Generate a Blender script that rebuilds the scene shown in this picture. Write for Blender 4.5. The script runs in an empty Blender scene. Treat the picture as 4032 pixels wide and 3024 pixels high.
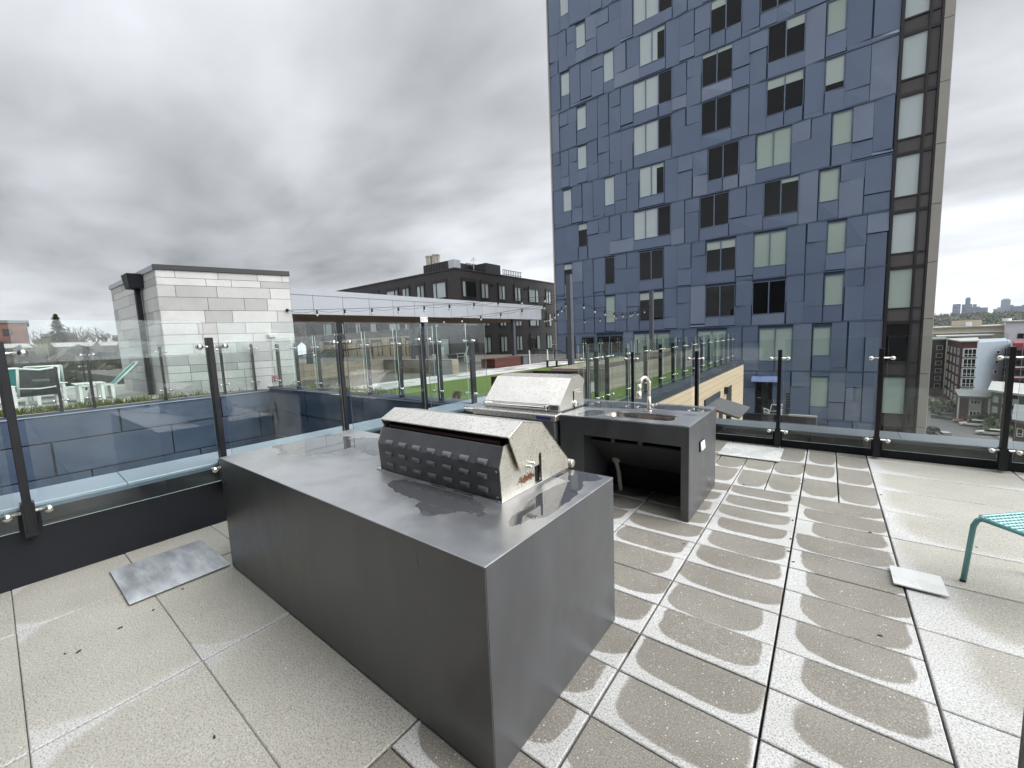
import bpy, bmesh, math, random
from mathutils import Vector, Matrix
R = math.radians
SC = bpy.context.scene
COL = SC.collection

# ------------------------------------------------------------------ camera
cam_d = bpy.data.cameras.new("camera")
cam_d.sensor_width = 36.0
cam_d.lens = 14.2926
cam_d.clip_start = 0.05
cam_d.clip_end = 12000
cam = bpy.data.objects.new("camera", cam_d)
COL.objects.link(cam)
def cam_matrix(yaw, pitch, roll):
    cy, sy = math.cos(yaw), math.sin(yaw)
    Rz = Matrix(((cy, sy, 0), (-sy, cy, 0), (0, 0, 1)))
    M = Matrix(((1, 0, 0), (0, 0, -1), (0, 1, 0)))
    cp, sp = math.cos(pitch), math.sin(pitch)
    Rp = Matrix(((1, 0, 0), (0, cp, -sp), (0, sp, cp)))
    cr, sr = math.cos(roll), math.sin(roll)
    Rr = Matrix(((cr, -sr, 0), (sr, cr, 0), (0, 0, 1)))
    W = Rr @ Rp @ M @ Rz
    B = Matrix((W[0], -W[1], -W[2]))
    return B.transposed()
EYE = Vector((0, 0, 1.675))
cam.matrix_world = Matrix.Translation(EYE) @ cam_matrix(0.66170, 0.10930, -0.04130).to_4x4()
# the yaw matrix above maps world to camera; columns are the camera axes
SC.camera = cam

# ------------------------------------------------------------------ light
SUN_AZ, SUN_EL = R(78), R(33)        # azimuth from +Y towards +X
wld = bpy.data.worlds.new("World")
SC.world = wld
wld.use_nodes = True
nt = wld.node_tree
nt.nodes.clear()
def wn(t, **k):
    n = nt.nodes.new(t)
    for a, b in k.items(): setattr(n, a, b)
    return n
def wl(a, b): nt.links.new(a, b)
def wmath(op, a, b=None, c=None, clamp=False):
    n = wn("ShaderNodeMath", operation=op, use_clamp=clamp)
    for i, v in enumerate((a, b, c)):
        if v is None: continue
        if isinstance(v, (int, float)): n.inputs[i].default_value = v
        else: wl(v, n.inputs[i])
    return n.outputs[0]
tc = wn("ShaderNodeTexCoord")
D = tc.outputs["Generated"]
sep = wn("ShaderNodeSeparateXYZ"); wl(D, sep.inputs[0])
dx, dy, dz = sep.outputs
zc = wmath("ADD", wmath("MAXIMUM", dz, 0.0), 0.17)
comb = wn("ShaderNodeCombineXYZ")
wl(wmath("DIVIDE", dx, zc), comb.inputs[0]); wl(wmath("DIVIDE", dy, zc), comb.inputs[1])
def wnoise(scale, detail, rough, dist, loc, rot=0.0, st=(1, 1, 1)):
    mp = wn("ShaderNodeMapping"); mp.inputs["Location"].default_value = loc
    mp.inputs["Rotation"].default_value = (0, 0, rot); mp.inputs["Scale"].default_value = st
    wl(comb.outputs[0], mp.inputs[0])
    n = wn("ShaderNodeTexNoise"); n.inputs["Scale"].default_value = scale
    n.inputs["Detail"].default_value = detail; n.inputs["Roughness"].default_value = rough
    n.inputs["Distortion"].default_value = dist
    wl(mp.outputs[0], n.inputs["Vector"])
    return n.outputs[0]
n1 = wnoise(0.50, 4, 0.45, 0.35, (3.1, 1.7, 0), R(35), (1, 1.5, 1))
n3 = wnoise(2.7, 4, 0.5, 0.3, (1.3, 5.1, 0), R(15), (0.75, 1.3, 1))
n2 = wnoise(1.15, 5, 0.50, 0.4, (7.3, 2.2, 0), R(20), (0.8, 1.3, 1))
def blob(d, c0, c1):
    v = Vector(d).normalized()
    dot = wn("ShaderNodeVectorMath", operation="DOT_PRODUCT"); wl(D, dot.inputs[0]); dot.inputs[1].default_value = v
    mr = wn("ShaderNodeMapRange", interpolation_type="SMOOTHERSTEP")
    wl(dot.outputs["Value"], mr.inputs[0]); mr.inputs[1].default_value = c0; mr.inputs[2].default_value = c1
    return mr.outputs[0]
SKY_BLOBS = [  # direction, cos start, cos end, amount
    ((-0.79, 0.49, 0.37), 0.86, 1.0, -0.17),
    ((-0.98, 0.10, 0.33), 0.90, 1.0, -0.10),
    ((-0.78, 0.36, 0.62), 0.93, 1.0, 0.16),
    ((-0.62, 0.60, 0.55), 0.90, 1.0, 0.07),
    ((-0.96, -0.18, 0.55), 0.88, 1.0, 0.08),
    ((-0.60, 0.78, 0.17), 0.95, 1.0, 0.10),
    ((0.20, 0.97, 0.05), 0.985, 1.0, 0.22),
]
val = wmath("ADD", 0.69, wmath("MULTIPLY", wmath("SUBTRACT", n1, 0.5), 1.05))
val = wmath("ADD", val, wmath("MULTIPLY", wmath("SUBTRACT", n2, 0.5), 0.72))
val = wmath("ADD", val, wmath("MULTIPLY", wmath("SUBTRACT", n3, 0.5), 0.34))
for d, c0, c1, a in SKY_BLOBS:
    val = wmath("ADD", val, wmath("MULTIPLY", blob(d, c0, c1), a))
hb = wn("ShaderNodeMapRange", interpolation_type="SMOOTHSTEP")
wl(dz, hb.inputs[0]); hb.inputs[1].default_value = 0.20; hb.inputs[2].default_value = 0.02
val = wmath("ADD", val, wmath("MULTIPLY", hb.outputs[0], 0.16))
val = wmath("MAXIMUM", val, 0.31)
# overcast: the cloud deck is brighter overhead and towards the sun behind it
zen = wn("ShaderNodeMapRange", interpolation_type="SMOOTHSTEP")
wl(dz, zen.inputs[0]); zen.inputs[1].default_value = 0.52; zen.inputs[2].default_value = 0.95
zen.inputs[3].default_value = 1.0; zen.inputs[4].default_value = 2.6
val = wmath("MULTIPLY", val, zen.outputs[0])
sd = Vector((math.sin(SUN_AZ) * math.cos(SUN_EL), math.cos(SUN_AZ) * math.cos(SUN_EL), math.sin(SUN_EL)))
val = wmath("MULTIPLY", val, wmath("ADD", 1.0, wmath("MULTIPLY", blob(sd, 0.50, 1.0), 3.2)))
back = wn("ShaderNodeMapRange", interpolation_type="SMOOTHSTEP")
wl(dy, back.inputs[0]); back.inputs[1].default_value = -0.05; back.inputs[2].default_value = -0.6
back.inputs[3].default_value = 1.0; back.inputs[4].default_value = 0.95
val = wmath("MULTIPLY", val, back.outputs[0])
tint = wn("ShaderNodeCombineColor")
wl(wmath("MULTIPLY", val, 0.965), tint.inputs[0]); wl(val, tint.inputs[1]); wl(wmath("MULTIPLY", val, 1.05), tint.inputs[2])
bgc = wn("ShaderNodeBackground"); wl(tint.outputs[0], bgc.inputs[0]); bgc.inputs[1].default_value = 1.0
sky = wn("ShaderNodeTexSky", sky_type="NISHITA"); sky.sun_disc = False
sky.sun_elevation = SUN_EL; sky.sun_rotation = SUN_AZ; sky.dust_density = 3.0
bgs = wn("ShaderNodeBackground"); wl(sky.outputs[0], bgs.inputs[0]); bgs.inputs[1].default_value = 0.08
mx = wn("ShaderNodeMixShader"); mx.inputs[0].default_value = 0.93
wl(bgs.outputs[0], mx.inputs[1]); wl(bgc.outputs[0], mx.inputs[2])
wo = wn("ShaderNodeOutputWorld"); wl(mx.outputs[0], wo.inputs[0])

sun_d = bpy.data.lights.new("sun", "SUN")
sun_d.energy = 1.5; sun_d.angle = R(25); sun_d.color = (1.0, 0.96, 0.90)
sun = bpy.data.objects.new("sun", sun_d); COL.objects.link(sun)
sun.rotation_euler = (R(90) - SUN_EL, 0, math.pi - SUN_AZ)

SC.view_settings.view_transform = "Standard"
SC.view_settings.look = "None"
SC.view_settings.exposure = 0.12
SC.view_settings.gamma = 1.0
SC.cycles.transparent_max_bounces = 40
SC.cycles.max_bounces = 10
SC.cycles.glossy_bounces = 6
SC.cycles.caustics_reflective = False
SC.cycles.caustics_refractive = False

# ------------------------------------------------------------------ materials
def new_mat(name):
    m = bpy.data.materials.new(name); m.use_nodes = True
    m.node_tree.nodes.clear()
    return m
class NT:
    def __init__(s, m): s.t = m.node_tree
    def n(s, t, **k):
        n = s.t.nodes.new(t)
        for a, b in k.items(): setattr(n, a, b)
        return n
    def l(s, a, b): s.t.links.new(a, b)
    def put(s, v, sock):
        if isinstance(v, (int, float)): sock.default_value = (v, v, v, 1) if sock.type == 'RGBA' else v
        elif isinstance(v, (tuple, list)): sock.default_value = tuple(v) + ((1,) if len(v) == 3 and len(sock.default_value) == 4 else ())
        else: s.l(v, sock)
    def math(s, op, a, b=None, c=None, clamp=False):
        n = s.n("ShaderNodeMath", operation=op, use_clamp=clamp)
        for i, v in enumerate((a, b, c)):
            if v is not None: s.put(v, n.inputs[i])
        return n.outputs[0]
    def noise(s, scale, detail=4, rough=0.55, vec=None, dist=0.0):
        n = s.n("ShaderNodeTexNoise"); n.inputs["Scale"].default_value = scale
        n.inputs["Detail"].default_value = detail; n.inputs["Roughness"].default_value = rough
        n.inputs["Distortion"].default_value = dist
        if vec is not None: s.l(vec, n.inputs["Vector"])
        return n.outputs[0]
    def voronoi(s, scale, vec=None, out="Distance", feature="F1", rnd=1.0):
        n = s.n("ShaderNodeTexVoronoi", feature=feature); n.inputs["Scale"].default_value = scale
        n.inputs["Randomness"].default_value = rnd
        if vec is not None: s.l(vec, n.inputs["Vector"])
        return n.outputs[out]
    def ramp(s, v, a, b, c=0.0, d=1.0, smooth=True):
        n = s.n("ShaderNodeMapRange", interpolation_type="SMOOTHSTEP" if smooth else "LINEAR")
        s.l(v, n.inputs[0])
        for i, q in enumerate((a, b, c, d)): s.put(q, n.inputs[i + 1])
        return n.outputs[0]
    def mix(s, f, a, b, blend="MIX"):
        n = s.n("ShaderNodeMix", data_type="RGBA", blend_type=blend)
        s.put(f, n.inputs[0]); s.put(a, n.inputs[6]); s.put(b, n.inputs[7])
        return n.outputs[2]
    def mapping(s, vec, scale=(1, 1, 1), rot=(0, 0, 0), loc=(0, 0, 0)):
        n = s.n("ShaderNodeMapping"); n.inputs["Scale"].default_value = scale
        n.inputs["Rotation"].default_value = rot; n.inputs["Location"].default_value = loc
        s.l(vec, n.inputs[0]); return n.outputs[0]
    def pos(s): return s.n("ShaderNodeNewGeometry").outputs["Position"]
    def bump(s, h, strength=0.2, dist=0.01):
        n = s.n("ShaderNodeBump"); n.inputs["Strength"].default_value = strength; n.inputs["Distance"].default_value = dist
        s.l(h, n.inputs["Height"]); return n.outputs[0]
    def pbr(s, col, rough=0.5, metal=0.0, normal=None, spec=0.5):
        b = s.n("ShaderNodeBsdfPrincipled")
        s.put(col, b.inputs["Base Color"]); s.put(rough, b.inputs["Roughness"]); s.put(metal, b.inputs["Metallic"])
        b.inputs["Specular IOR Level"].default_value = spec
        if normal is not None: s.l(normal, b.inputs["Normal"])
        o = s.n("ShaderNodeOutputMaterial"); s.l(b.outputs[0], o.inputs[0])
        return b
def pm(name, col, rough=0.5, metal=0.0, var=0.18, scale=3.0, fine=0.0, fscale=120, bump=0.0, bscale=60, spec=0.5, stretch=(1, 1, 1), rvar=0.1):
    m = new_mat(name); q = NT(m)
    p = q.mapping(q.pos(), stretch)
    n = q.noise(scale, 5, 0.6, p)
    f = q.ramp(n, 0.25, 0.75, 1 - var, 1 + var)
    if fine:
        f = q.math("MULTIPLY", f, q.ramp(q.noise(fscale, 2, 0.5, p), 0.3, 0.7, 1 - fine, 1 + fine))
    cc = q.n("ShaderNodeVectorMath", operation="SCALE"); cc.inputs[0].default_value = col; q.l(f, cc.inputs["Scale"])
    r = q.ramp(n, 0.2, 0.8, max(0.02, rough - rvar), min(1, rough + rvar))
    nm = q.bump(q.noise(bscale, 3, 0.6, p), bump, 0.01) if bump else None
    q.pbr(cc.outputs[0], r, metal, nm, spec)
    return m

def glass_mat(name, tint=(0.95, 0.975, 0.965), drops=True, ior=1.5):
    m = new_mat(name); q = NT(m)
    tr = q.n("ShaderNodeBsdfTransparent"); tr.inputs[0].default_value = tint + (1,)
    gl = q.n("ShaderNodeBsdfGlossy"); gl.inputs["Roughness"].default_value = 0.0
    ge = q.n("ShaderNodeNewGeometry")
    dt = q.n("ShaderNodeVectorMath", operation="DOT_PRODUCT"); q.l(ge.outputs["Incoming"], dt.inputs[0]); q.l(ge.outputs["Normal"], dt.inputs[1])
    co = q.math("SUBTRACT", 1.0, q.math("ABSOLUTE", dt.outputs["Value"]), None, True)
    fr = q.math("ADD", 0.035, q.math("MULTIPLY", q.math("POWER", co, 5.0), 0.93))
    mx = q.n("ShaderNodeMixShader"); q.l(fr, mx.inputs[0]); q.l(tr.outputs[0], mx.inputs[1]); q.l(gl.outputs[0], mx.inputs[2])
    last = mx.outputs[0]
    if drops:
        df = q.n("ShaderNodeBsdfDiffuse"); df.inputs[0].default_value = (0.75, 0.78, 0.78, 1)
        p = q.pos()
        v = q.voronoi(38, p)
        big = q.noise(1.3, 3, 0.6, p)
        thr = q.ramp(big, 0.52, 0.74, 0.0, 0.075)
        k = q.math("LESS_THAN", v, thr)
        film = q.ramp(q.noise(2.2, 4, 0.6, p), 0.35, 0.8, 0.0, 0.022)
        k2 = q.math("MAXIMUM", q.math("MULTIPLY", k, 0.45), film)
        m2 = q.n("ShaderNodeMixShader"); q.l(k2, m2.inputs[0]); q.l(last, m2.inputs[1]); q.l(df.outputs[0], m2.inputs[2])
        last = m2.outputs[0]
    o = q.n("ShaderNodeOutputMaterial"); q.l(last, o.inputs[0])
    return m

def paver_mat():
    m = new_mat("concrete_paver"); q = NT(m)
    uv = q.n("ShaderNodeUVMap", uv_map="pv").outputs[0]
    at = q.n("ShaderNodeAttribute", attribute_name="wetp"); av = q.n("ShaderNodeSeparateColor"); q.l(at.outputs["Color"], av.inputs[0])
    tn = q.n("ShaderNodeAttribute", attribute_name="tone"); tv = q.n("ShaderNodeSeparateColor"); q.l(tn.outputs["Color"], tv.inputs[0])
    ox, oy, hx = av.outputs[0], av.outputs[1], av.outputs[2]
    hy = at.outputs["Alpha"]
    s = q.n("ShaderNodeSeparateXYZ"); q.l(uv, s.inputs[0])
    p = q.pos()
    wob = q.noise(5.0, 5, 0.6, p)
    x = q.math("DIVIDE", q.math("ABSOLUTE", q.math("SUBTRACT", s.outputs[0], q.math("SUBTRACT", ox, 0.5))), hx)
    dv = q.math("SUBTRACT", s.outputs[1], q.math("SUBTRACT", oy, 0.5))
    ylo = q.math("DIVIDE", q.math("MAXIMUM", q.math("MULTIPLY", dv, -1.0), 0.0), hy)
    yup = q.math("DIVIDE", q.math("MAXIMUM", dv, 0.0), q.math("MULTIPLY", hy, 2.0))
    d = q.math("ADD", q.math("POWER", x, 3.6), q.math("ADD", q.math("POWER", ylo, 2.2), q.math("POWER", yup, 3.5)))
    d = q.math("ADD", d, q.math("MULTIPLY", q.math("SUBTRACT", wob, 0.5), 0.75))
    d = q.math("ADD", d, q.math("MULTIPLY", q.math("SUBTRACT", q.noise(1.9, 3, 0.5, p), 0.5), 0.7))
    soft = tv.outputs[1]
    wet = q.ramp(d, q.math("ADD", 1.0, soft), q.math("SUBTRACT", 0.95, soft), 0.0, 1.0)
    big = q.noise(1.1, 4, 0.6, p)
    dry = q.mix(q.ramp(big, 0.3, 0.7), (0.46, 0.452, 0.43), (0.56, 0.556, 0.535))
    wetc = q.mix(q.ramp(q.noise(2.3, 4, 0.6, p), 0.3, 0.7), (0.178, 0.161, 0.130), (0.235, 0.215, 0.180))
    damp = q.mix(q.ramp(q.noise(1.7, 4, 0.6, p), 0.3, 0.7), (0.38, 0.36, 0.305), (0.44, 0.42, 0.365))
    dark = q.mix(tv.outputs[0], wetc, damp)
    dark = q.mix(tv.outputs[2], dark, (0.115, 0.10, 0.082))
    c = q.mix(wet, dry, dark)
    sp = q.noise(125, 3, 0.65, p)
    c = q.mix(q.ramp(sp, 0.36, 0.54, 0.62, 0.0), c, (0.10, 0.095, 0.085))
    c = q.mix(q.ramp(q.noise(150, 2, 0.6, p), 0.50, 0.80, 0.0, 0.5), c, (0.66, 0.64, 0.60))
    chips = q.voronoi(42, p)
    ch2 = q.noise(18, 2, 0.5, p)
    k = q.math("MULTIPLY", q.math("LESS_THAN", chips, 0.135), q.ramp(ch2, 0.46, 0.58))
    c = q.mix(q.math("MULTIPLY", k, 0.75), c, (0.78, 0.76, 0.70))
    rough = q.math("SUBTRACT", 0.9, q.math("MULTIPLY", wet, 0.30))
    nb = q.bump(sp, 0.35, 0.002)
    q.pbr(c, rough, 0.0, nb, 0.4)
    return m

def steel_counter_mat(name, puddles, side=False):
    """blackened steel sheet; the tops carry a film of water"""
    m = new_mat(name); q = NT(m); p = q.pos()
    big = q.noise(1.6, 6, 0.62, q.mapping(p, (1, 1, 0.5)), 0.3)
    fine = q.noise(9, 5, 0.6, p)
    col = q.mix(q.ramp(big, 0.3, 0.7), (0.048, 0.049, 0.052), (0.085, 0.086, 0.090))
    if side:
        rough = q.ramp(big, 0.3, 0.7, 0.28, 0.42)
        pit = q.math("LESS_THAN", q.voronoi(16, q.mapping(p, (1, 1, 0.7))), 0.10)
        pit = q.math("MULTIPLY", pit, q.ramp(q.noise(2.5, 2, 0.5, p), 0.45, 0.6))
        col = q.mix(q.math("MULTIPLY", pit, 0.55), col, (0.02, 0.02, 0.022))
        run = q.noise(5, 4, 0.6, q.mapping(p, (2, 2, 0.5)))
        rough = q.math("ADD", rough, q.ramp(run, 0.35, 0.75, -0.02, 0.03))
        b = q.pbr(col, rough, 0.15, q.bump(fine, 0.05, 0.003), 0.85)
        return m
    d = q.math("ADD", big, q.math("MULTIPLY", q.math("SUBTRACT", fine, 0.5), 0.30))
    pud = None
    for (cx, cy, rx, ry) in puddles:
        vx = q.n("ShaderNodeVectorMath", operation="SUBTRACT"); q.l(p, vx.inputs[0]); vx.inputs[1].default_value = (cx, cy, 0)
        vm = q.n("ShaderNodeVectorMath", operation="MULTIPLY"); q.l(vx.outputs[0], vm.inputs[0]); vm.inputs[1].default_value = (1 / rx, 1 / ry, 0)
        ln = q.n("ShaderNodeVectorMath", operation="LENGTH"); q.l(vm.outputs[0], ln.inputs[0])
        e = q.math("ADD", ln.outputs["Value"], q.math("MULTIPLY", q.math("SUBTRACT", q.noise(4.5, 6, 0.62, p), 0.5), 1.15))
        k = q.ramp(e, 1.0, 0.96)
        pud = k if pud is None else q.math("MAXIMUM", pud, k)
    film = q.ramp(d, 0.36, 0.66, 0.30, 0.46)
    rough = q.mix(pud, film, 0.025)
    col = q.mix(pud, q.mix(q.ramp(d, 0.35, 0.65), (0.33, 0.335, 0.345), (0.44, 0.445, 0.455)), (0.10, 0.10, 0.105))
    met = q.math("SUBTRACT", 0.78, q.math("MULTIPLY", pud, 0.5))
    spots = q.math("MULTIPLY", q.math("GREATER_THAN", q.noise(13, 5, 0.7, p), 0.70), q.math("SUBTRACT", 1.0, pud))
    col = q.mix(q.math("MULTIPLY", spots, 0.7), col, (0.03, 0.03, 0.032))
    b = q.pbr(col, rough, met, q.bump(fine, 0.03, 0.002), 0.6)
    b.inputs["Coat Weight"].default_value = 0.35
    q.l(q.mix(pud, 0.34, 0.015), b.inputs["Coat Roughness"])
    return m

def stainless_mat(name, col=(0.74, 0.71, 0.66), rough=0.36, drops=0.36, rust=None):
    m = new_mat(name); q = NT(m); p = q.pos()
    br = q.noise(30, 4, 0.6, q.mapping(p, (0.6, 9, 9)))
    big = q.noise(5, 5, 0.6, p)
    c = q.mix(q.ramp(big, 0.3, 0.75), col, tuple(v * 0.86 for v in col))
    r = q.math("ADD", rough, q.ramp(br, 0.3, 0.7, -0.06, 0.06))
    nm = None
    if drops:
        w = q.noise(24, 2, 0.5, p)
        v = q.voronoi(100, p)
        k = q.math("MULTIPLY", q.math("LESS_THAN", v, 0.40), q.ramp(w, 0.40, 0.55))
        c = q.mix(q.math("MULTIPLY", k, drops * 1.0), c, tuple(v_ * 0.45 for v_ in col))
        r = q.math("SUBTRACT", r, q.math("MULTIPLY", k, 0.15))
        nm = q.bump(q.math("MULTIPLY", k, q.math("SUBTRACT", 0.5, v)), 0.5, 0.004)
    met = 1.0
    if rust:
        (rx, ry, rz, sx, sz) = rust
        vx = q.n("ShaderNodeVectorMath", operation="SUBTRACT"); q.l(p, vx.inputs[0]); vx.inputs[1].default_value = (rx, ry, rz)
        vm = q.n("ShaderNodeVectorMath", operation="MULTIPLY"); q.l(vx.outputs[0], vm.inputs[0]); vm.inputs[1].default_value = (1, 1 / sx, 1 / sz)
        ln = q.n("ShaderNodeVectorMath", operation="LENGTH"); q.l(vm.outputs[0], ln.inputs[0])
        e = q.math("ADD", ln.outputs["Value"], q.math("MULTIPLY", q.math("SUBTRACT", q.noise(75, 5, 0.75, p), 0.5), 3.6))
        k = q.ramp(e, 1.05, 0.85)
        c = q.mix(k, c, q.mix(q.noise(90, 2, 0.5, p), (0.05, 0.012, 0.010), (0.16, 0.055, 0.018)))
        r = q.mix(k, r, 0.8)
        met = q.math("SUBTRACT", 1.0, k)
        drip = q.math("MULTIPLY", q.ramp(q.noise(40, 3, 0.5, q.mapping(p, (1, 1, 0.05))), 0.56, 0.66), q.ramp(ln.outputs["Value"], 2.6, 0.8))
        c = q.mix(q.math("MULTIPLY", drip, 0.45), c, (0.30, 0.19, 0.06))
    q.pbr(c, r, met, nm)
    return m

M = {}
M["paver"] = paver_mat()
M["sub"] = pm("gap_shadow", (0.012, 0.012, 0.012), 0.9)
M["blacktrim"] = pm("black_painted_metal", (0.011, 0.012, 0.015), 0.55, 0, 0.15, 2, spec=0.22)
M["post"] = pm("black_post_paint", (0.010, 0.010, 0.012), 0.40, 0, 0.2, 6, spec=0.3)
M["coping_blue"] = pm("pale_blue_flashing", (0.30, 0.37, 0.44), 0.38, 0.35, 0.10, 2, fine=0.05, fscale=200)  # pale blue carries the sky's reflection in its base colour
M["fascia_blue"] = pm("blue_grey_fascia", (0.10, 0.14, 0.18), 0.45, 0.1, 0.12, 2)
M["coping_grey"] = pm("grey_flashing", (0.16, 0.18, 0.20), 0.36, 0.4, 0.10, 2, fine=0.05, fscale=200)
M["coping_dark"] = pm("dark_flashing", (0.045, 0.055, 0.068), 0.40, 0.3, 0.10, 2)
M["glass"] = glass_mat("railing_glass")
M["glass_far"] = glass_mat("railing_glass_far", drops=False)
M["glass_edge"] = pm("glass_edge", (0.50, 0.62, 0.58), 0.2, 0, 0.1, 5)
M["clamp"] = pm("brushed_clamp", (0.72, 0.70, 0.64), 0.24, 1.0, 0.05, 20)
M["blue_panel"] = pm("navy_wall_panel", (0.042, 0.066, 0.108), 0.42, 0.1, 0.12, 1.2, fine=0.05, fscale=60)
M["navy_dark"] = pm("dark_navy_panel", (0.022, 0.034, 0.062), 0.40, 0.1, 0.12, 1.2)
M["joint"] = pm("panel_joint", (0.010, 0.013, 0.020), 0.8)
M["counter_top"] = steel_counter_mat("wet_steel_top", [(-3.35, 1.62, 0.40, 0.30), (-2.70, 1.86, 0.50, 0.20), (-1.62, 1.36, 0.36, 0.10), (-1.06, 1.66, 0.085, 0.36), (-1.50, 1.32, 0.14, 0.16), (-1.15, 2.02, 0.20, 0.10)])
M["counter_side"] = steel_counter_mat("blackened_steel_side", [], True)
M["counter_top2"] = steel_counter_mat("wet_steel_top_far", [(-1.95, 4.40, 0.45, 0.22), (-1.3, 4.48, 0.38, 0.14), (-1.95, 3.85, 0.12, 0.2)])
M["hood"] = stainless_mat("rain_wet_stainless")
M["panel_ss"] = stainless_mat("stained_stainless_side", (0.74, 0.70, 0.61), 0.42, 0.10, (-1.249, 1.70, 0.935, 0.080, 0.022))
M["panel_ss2"] = stainless_mat("stainless_side", (0.74, 0.71, 0.63), 0.40, 0)
M["grey_enamel"] = pm("grill_back_panel", (0.17, 0.172, 0.178), 0.40, 0.35, 0.15, 6, fine=0.08, fscale=150)
M["handle_ss"] = pm("polished_handle", (0.72, 0.71, 0.69), 0.16, 1.0, 0.05, 20)
M["dark_slot"] = pm("dark_opening", (0.004, 0.004, 0.004), 0.9)  # near-black stands in for the shade inside slots, gaps and openings
M["sink_ss"] = pm("sink_steel", (0.50, 0.46, 0.41), 0.28, 1.0, 0.12, 8, stretch=(1, 1, 0.2))
M["brushed"] = pm("brushed_nickel", (0.58, 0.55, 0.50), 0.42, 1.0, 0.06, 20)
M["white_plastic"] = pm("white_plastic", (0.85, 0.86, 0.86), 0.35, 0, 0.03, 5)
M["plate_steel"] = pm("galvanised_plate", (0.47, 0.49, 0.51), 0.42, 0.45, 0.34, 3.0, fine=0.06, fscale=60, stretch=(0.8, 3.0, 1))
M["plate_pale"] = pm("pale_porcelain_plate", (0.60, 0.60, 0.57), 0.28, 0.0, 0.16, 2.4)
M["teal_metal"] = pm("teal_powder_coat", (0.13, 0.30, 0.30), 0.38, 0.2, 0.08, 8)
M["teal_seat"] = pm("teal_perforated_seat", (0.30, 0.50, 0.49), 0.42, 0.2, 0.08, 8)
M["teal_fabric"] = pm("teal_sling", (0.035, 0.26, 0.26), 0.8, 0, 0.1, 20)
M["dark_fabric"] = pm("charcoal_sling", (0.035, 0.045, 0.048), 0.8, 0, 0.12, 20)
M["white_paint"] = pm("white_painted_frame", (0.66, 0.68, 0.64), 0.5, 0, 0.06, 8)
M["brown_panel"] = pm("dark_brown_siding", (0.040, 0.034, 0.035), 0.6, 0, 0.10, 0.6, fine=0.05, fscale=20)
M["brown_trim"] = pm("dark_trim", (0.016, 0.015, 0.016), 0.5)
M["tan_brick"] = pm("tan_brick", (0.38, 0.29, 0.18), 0.85, 0, 0.14, 1.5, fine=0.12, fscale=12)
M["canopy_panel"] = pm("silver_grey_fascia", (0.30, 0.31, 0.335), 0.42, 0.15, 0.05, 1)
M["canopy_line"] = pm("fascia_joint", (0.06, 0.065, 0.08), 0.6)
M["soffit"] = pm("brown_wood_soffit", (0.20, 0.115, 0.062), 0.6, 0, 0.25, 1.2, stretch=(6, 0.6, 1))
M["column_grey"] = pm("slate_grey_paint", (0.075, 0.080, 0.098), 0.42, 0.1, 0.08, 3)
M["roof_black"] = pm("charcoal_trim", (0.035, 0.035, 0.038), 0.55, 0, 0.1, 3)
M["tower_joint"] = pm("tower_joint", (0.030, 0.045, 0.085), 0.7)
BLUE = []
for i, (c, rg) in enumerate([((0.122, 0.158, 0.238), 0.42), ((0.130, 0.166, 0.246), 0.40), ((0.113, 0.150, 0.230), 0.44), ((0.175, 0.212, 0.288), 0.36)]):
    BLUE.append(pm("tower_blue_panel_%s" % "abcd"[i], c, rg, 0.15, 0.05, 0.5, fine=0.03, fscale=15))
M["pane_sky"] = None
def pane_mat(name, col, rough=0.03, spec=0.9, var=0.12, metal=0.0):
    m = new_mat(name); q = NT(m); p = q.pos()
    c = q.mix(q.noise(0.9, 3, 0.6, p), tuple(v * (1 - var) for v in col), tuple(v * (1 + var) for v in col))
    nb = q.bump(q.noise(0.7, 2, 0.5, p), 0.03, 0.05)
    q.pbr(c, rough, metal, nb, spec)
    return m
M["pane_dark"] = pane_mat("dark_window_pane", (0.006, 0.007, 0.008), 0.02, 0.35, 0.5)
M["pane_blind"] = pane_mat("pane_with_drawn_blind", (0.34, 0.41, 0.37), 0.12, 0.5, 0.06)
M["pane_pale"] = pane_mat("pane_with_blind_and_sky", (0.46, 0.52, 0.53), 0.10, 0.6, 0.06)  # pale tone holds a painted sky reflection along with white blinds
M["blind_strip"] = pane_mat("rolled_blind", (0.40, 0.46, 0.43), 0.3, 0.4, 0.05)
M["pane_brown"] = pane_mat("bronze_spandrel_pane", (0.075, 0.066, 0.064), 0.15, 0.5, 0.1)
M["mullion_blue"] = pm("blue_mullion", (0.13, 0.17, 0.24), 0.4, 0.2)
M["mullion_dark"] = pm("dark_mullion", (0.014, 0.010, 0.012), 0.45)
M["tower_tan"] = pm("warm_grey_end_panel", (0.33, 0.31, 0.275), 0.6, 0, 0.05, 1)
M["reveal"] = pm("window_reveal", (0.20, 0.21, 0.17), 0.6)
WHT = [pm("fibre_cement_plank_%s" % n, c, 0.75, 0, 0.07, 2.2, fine=0.04, fscale=40) for n, c in (("pale", (0.53, 0.52, 0.50)), ("mid", (0.45, 0.44, 0.425)), ("dim", (0.38, 0.372, 0.362)))]
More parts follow.
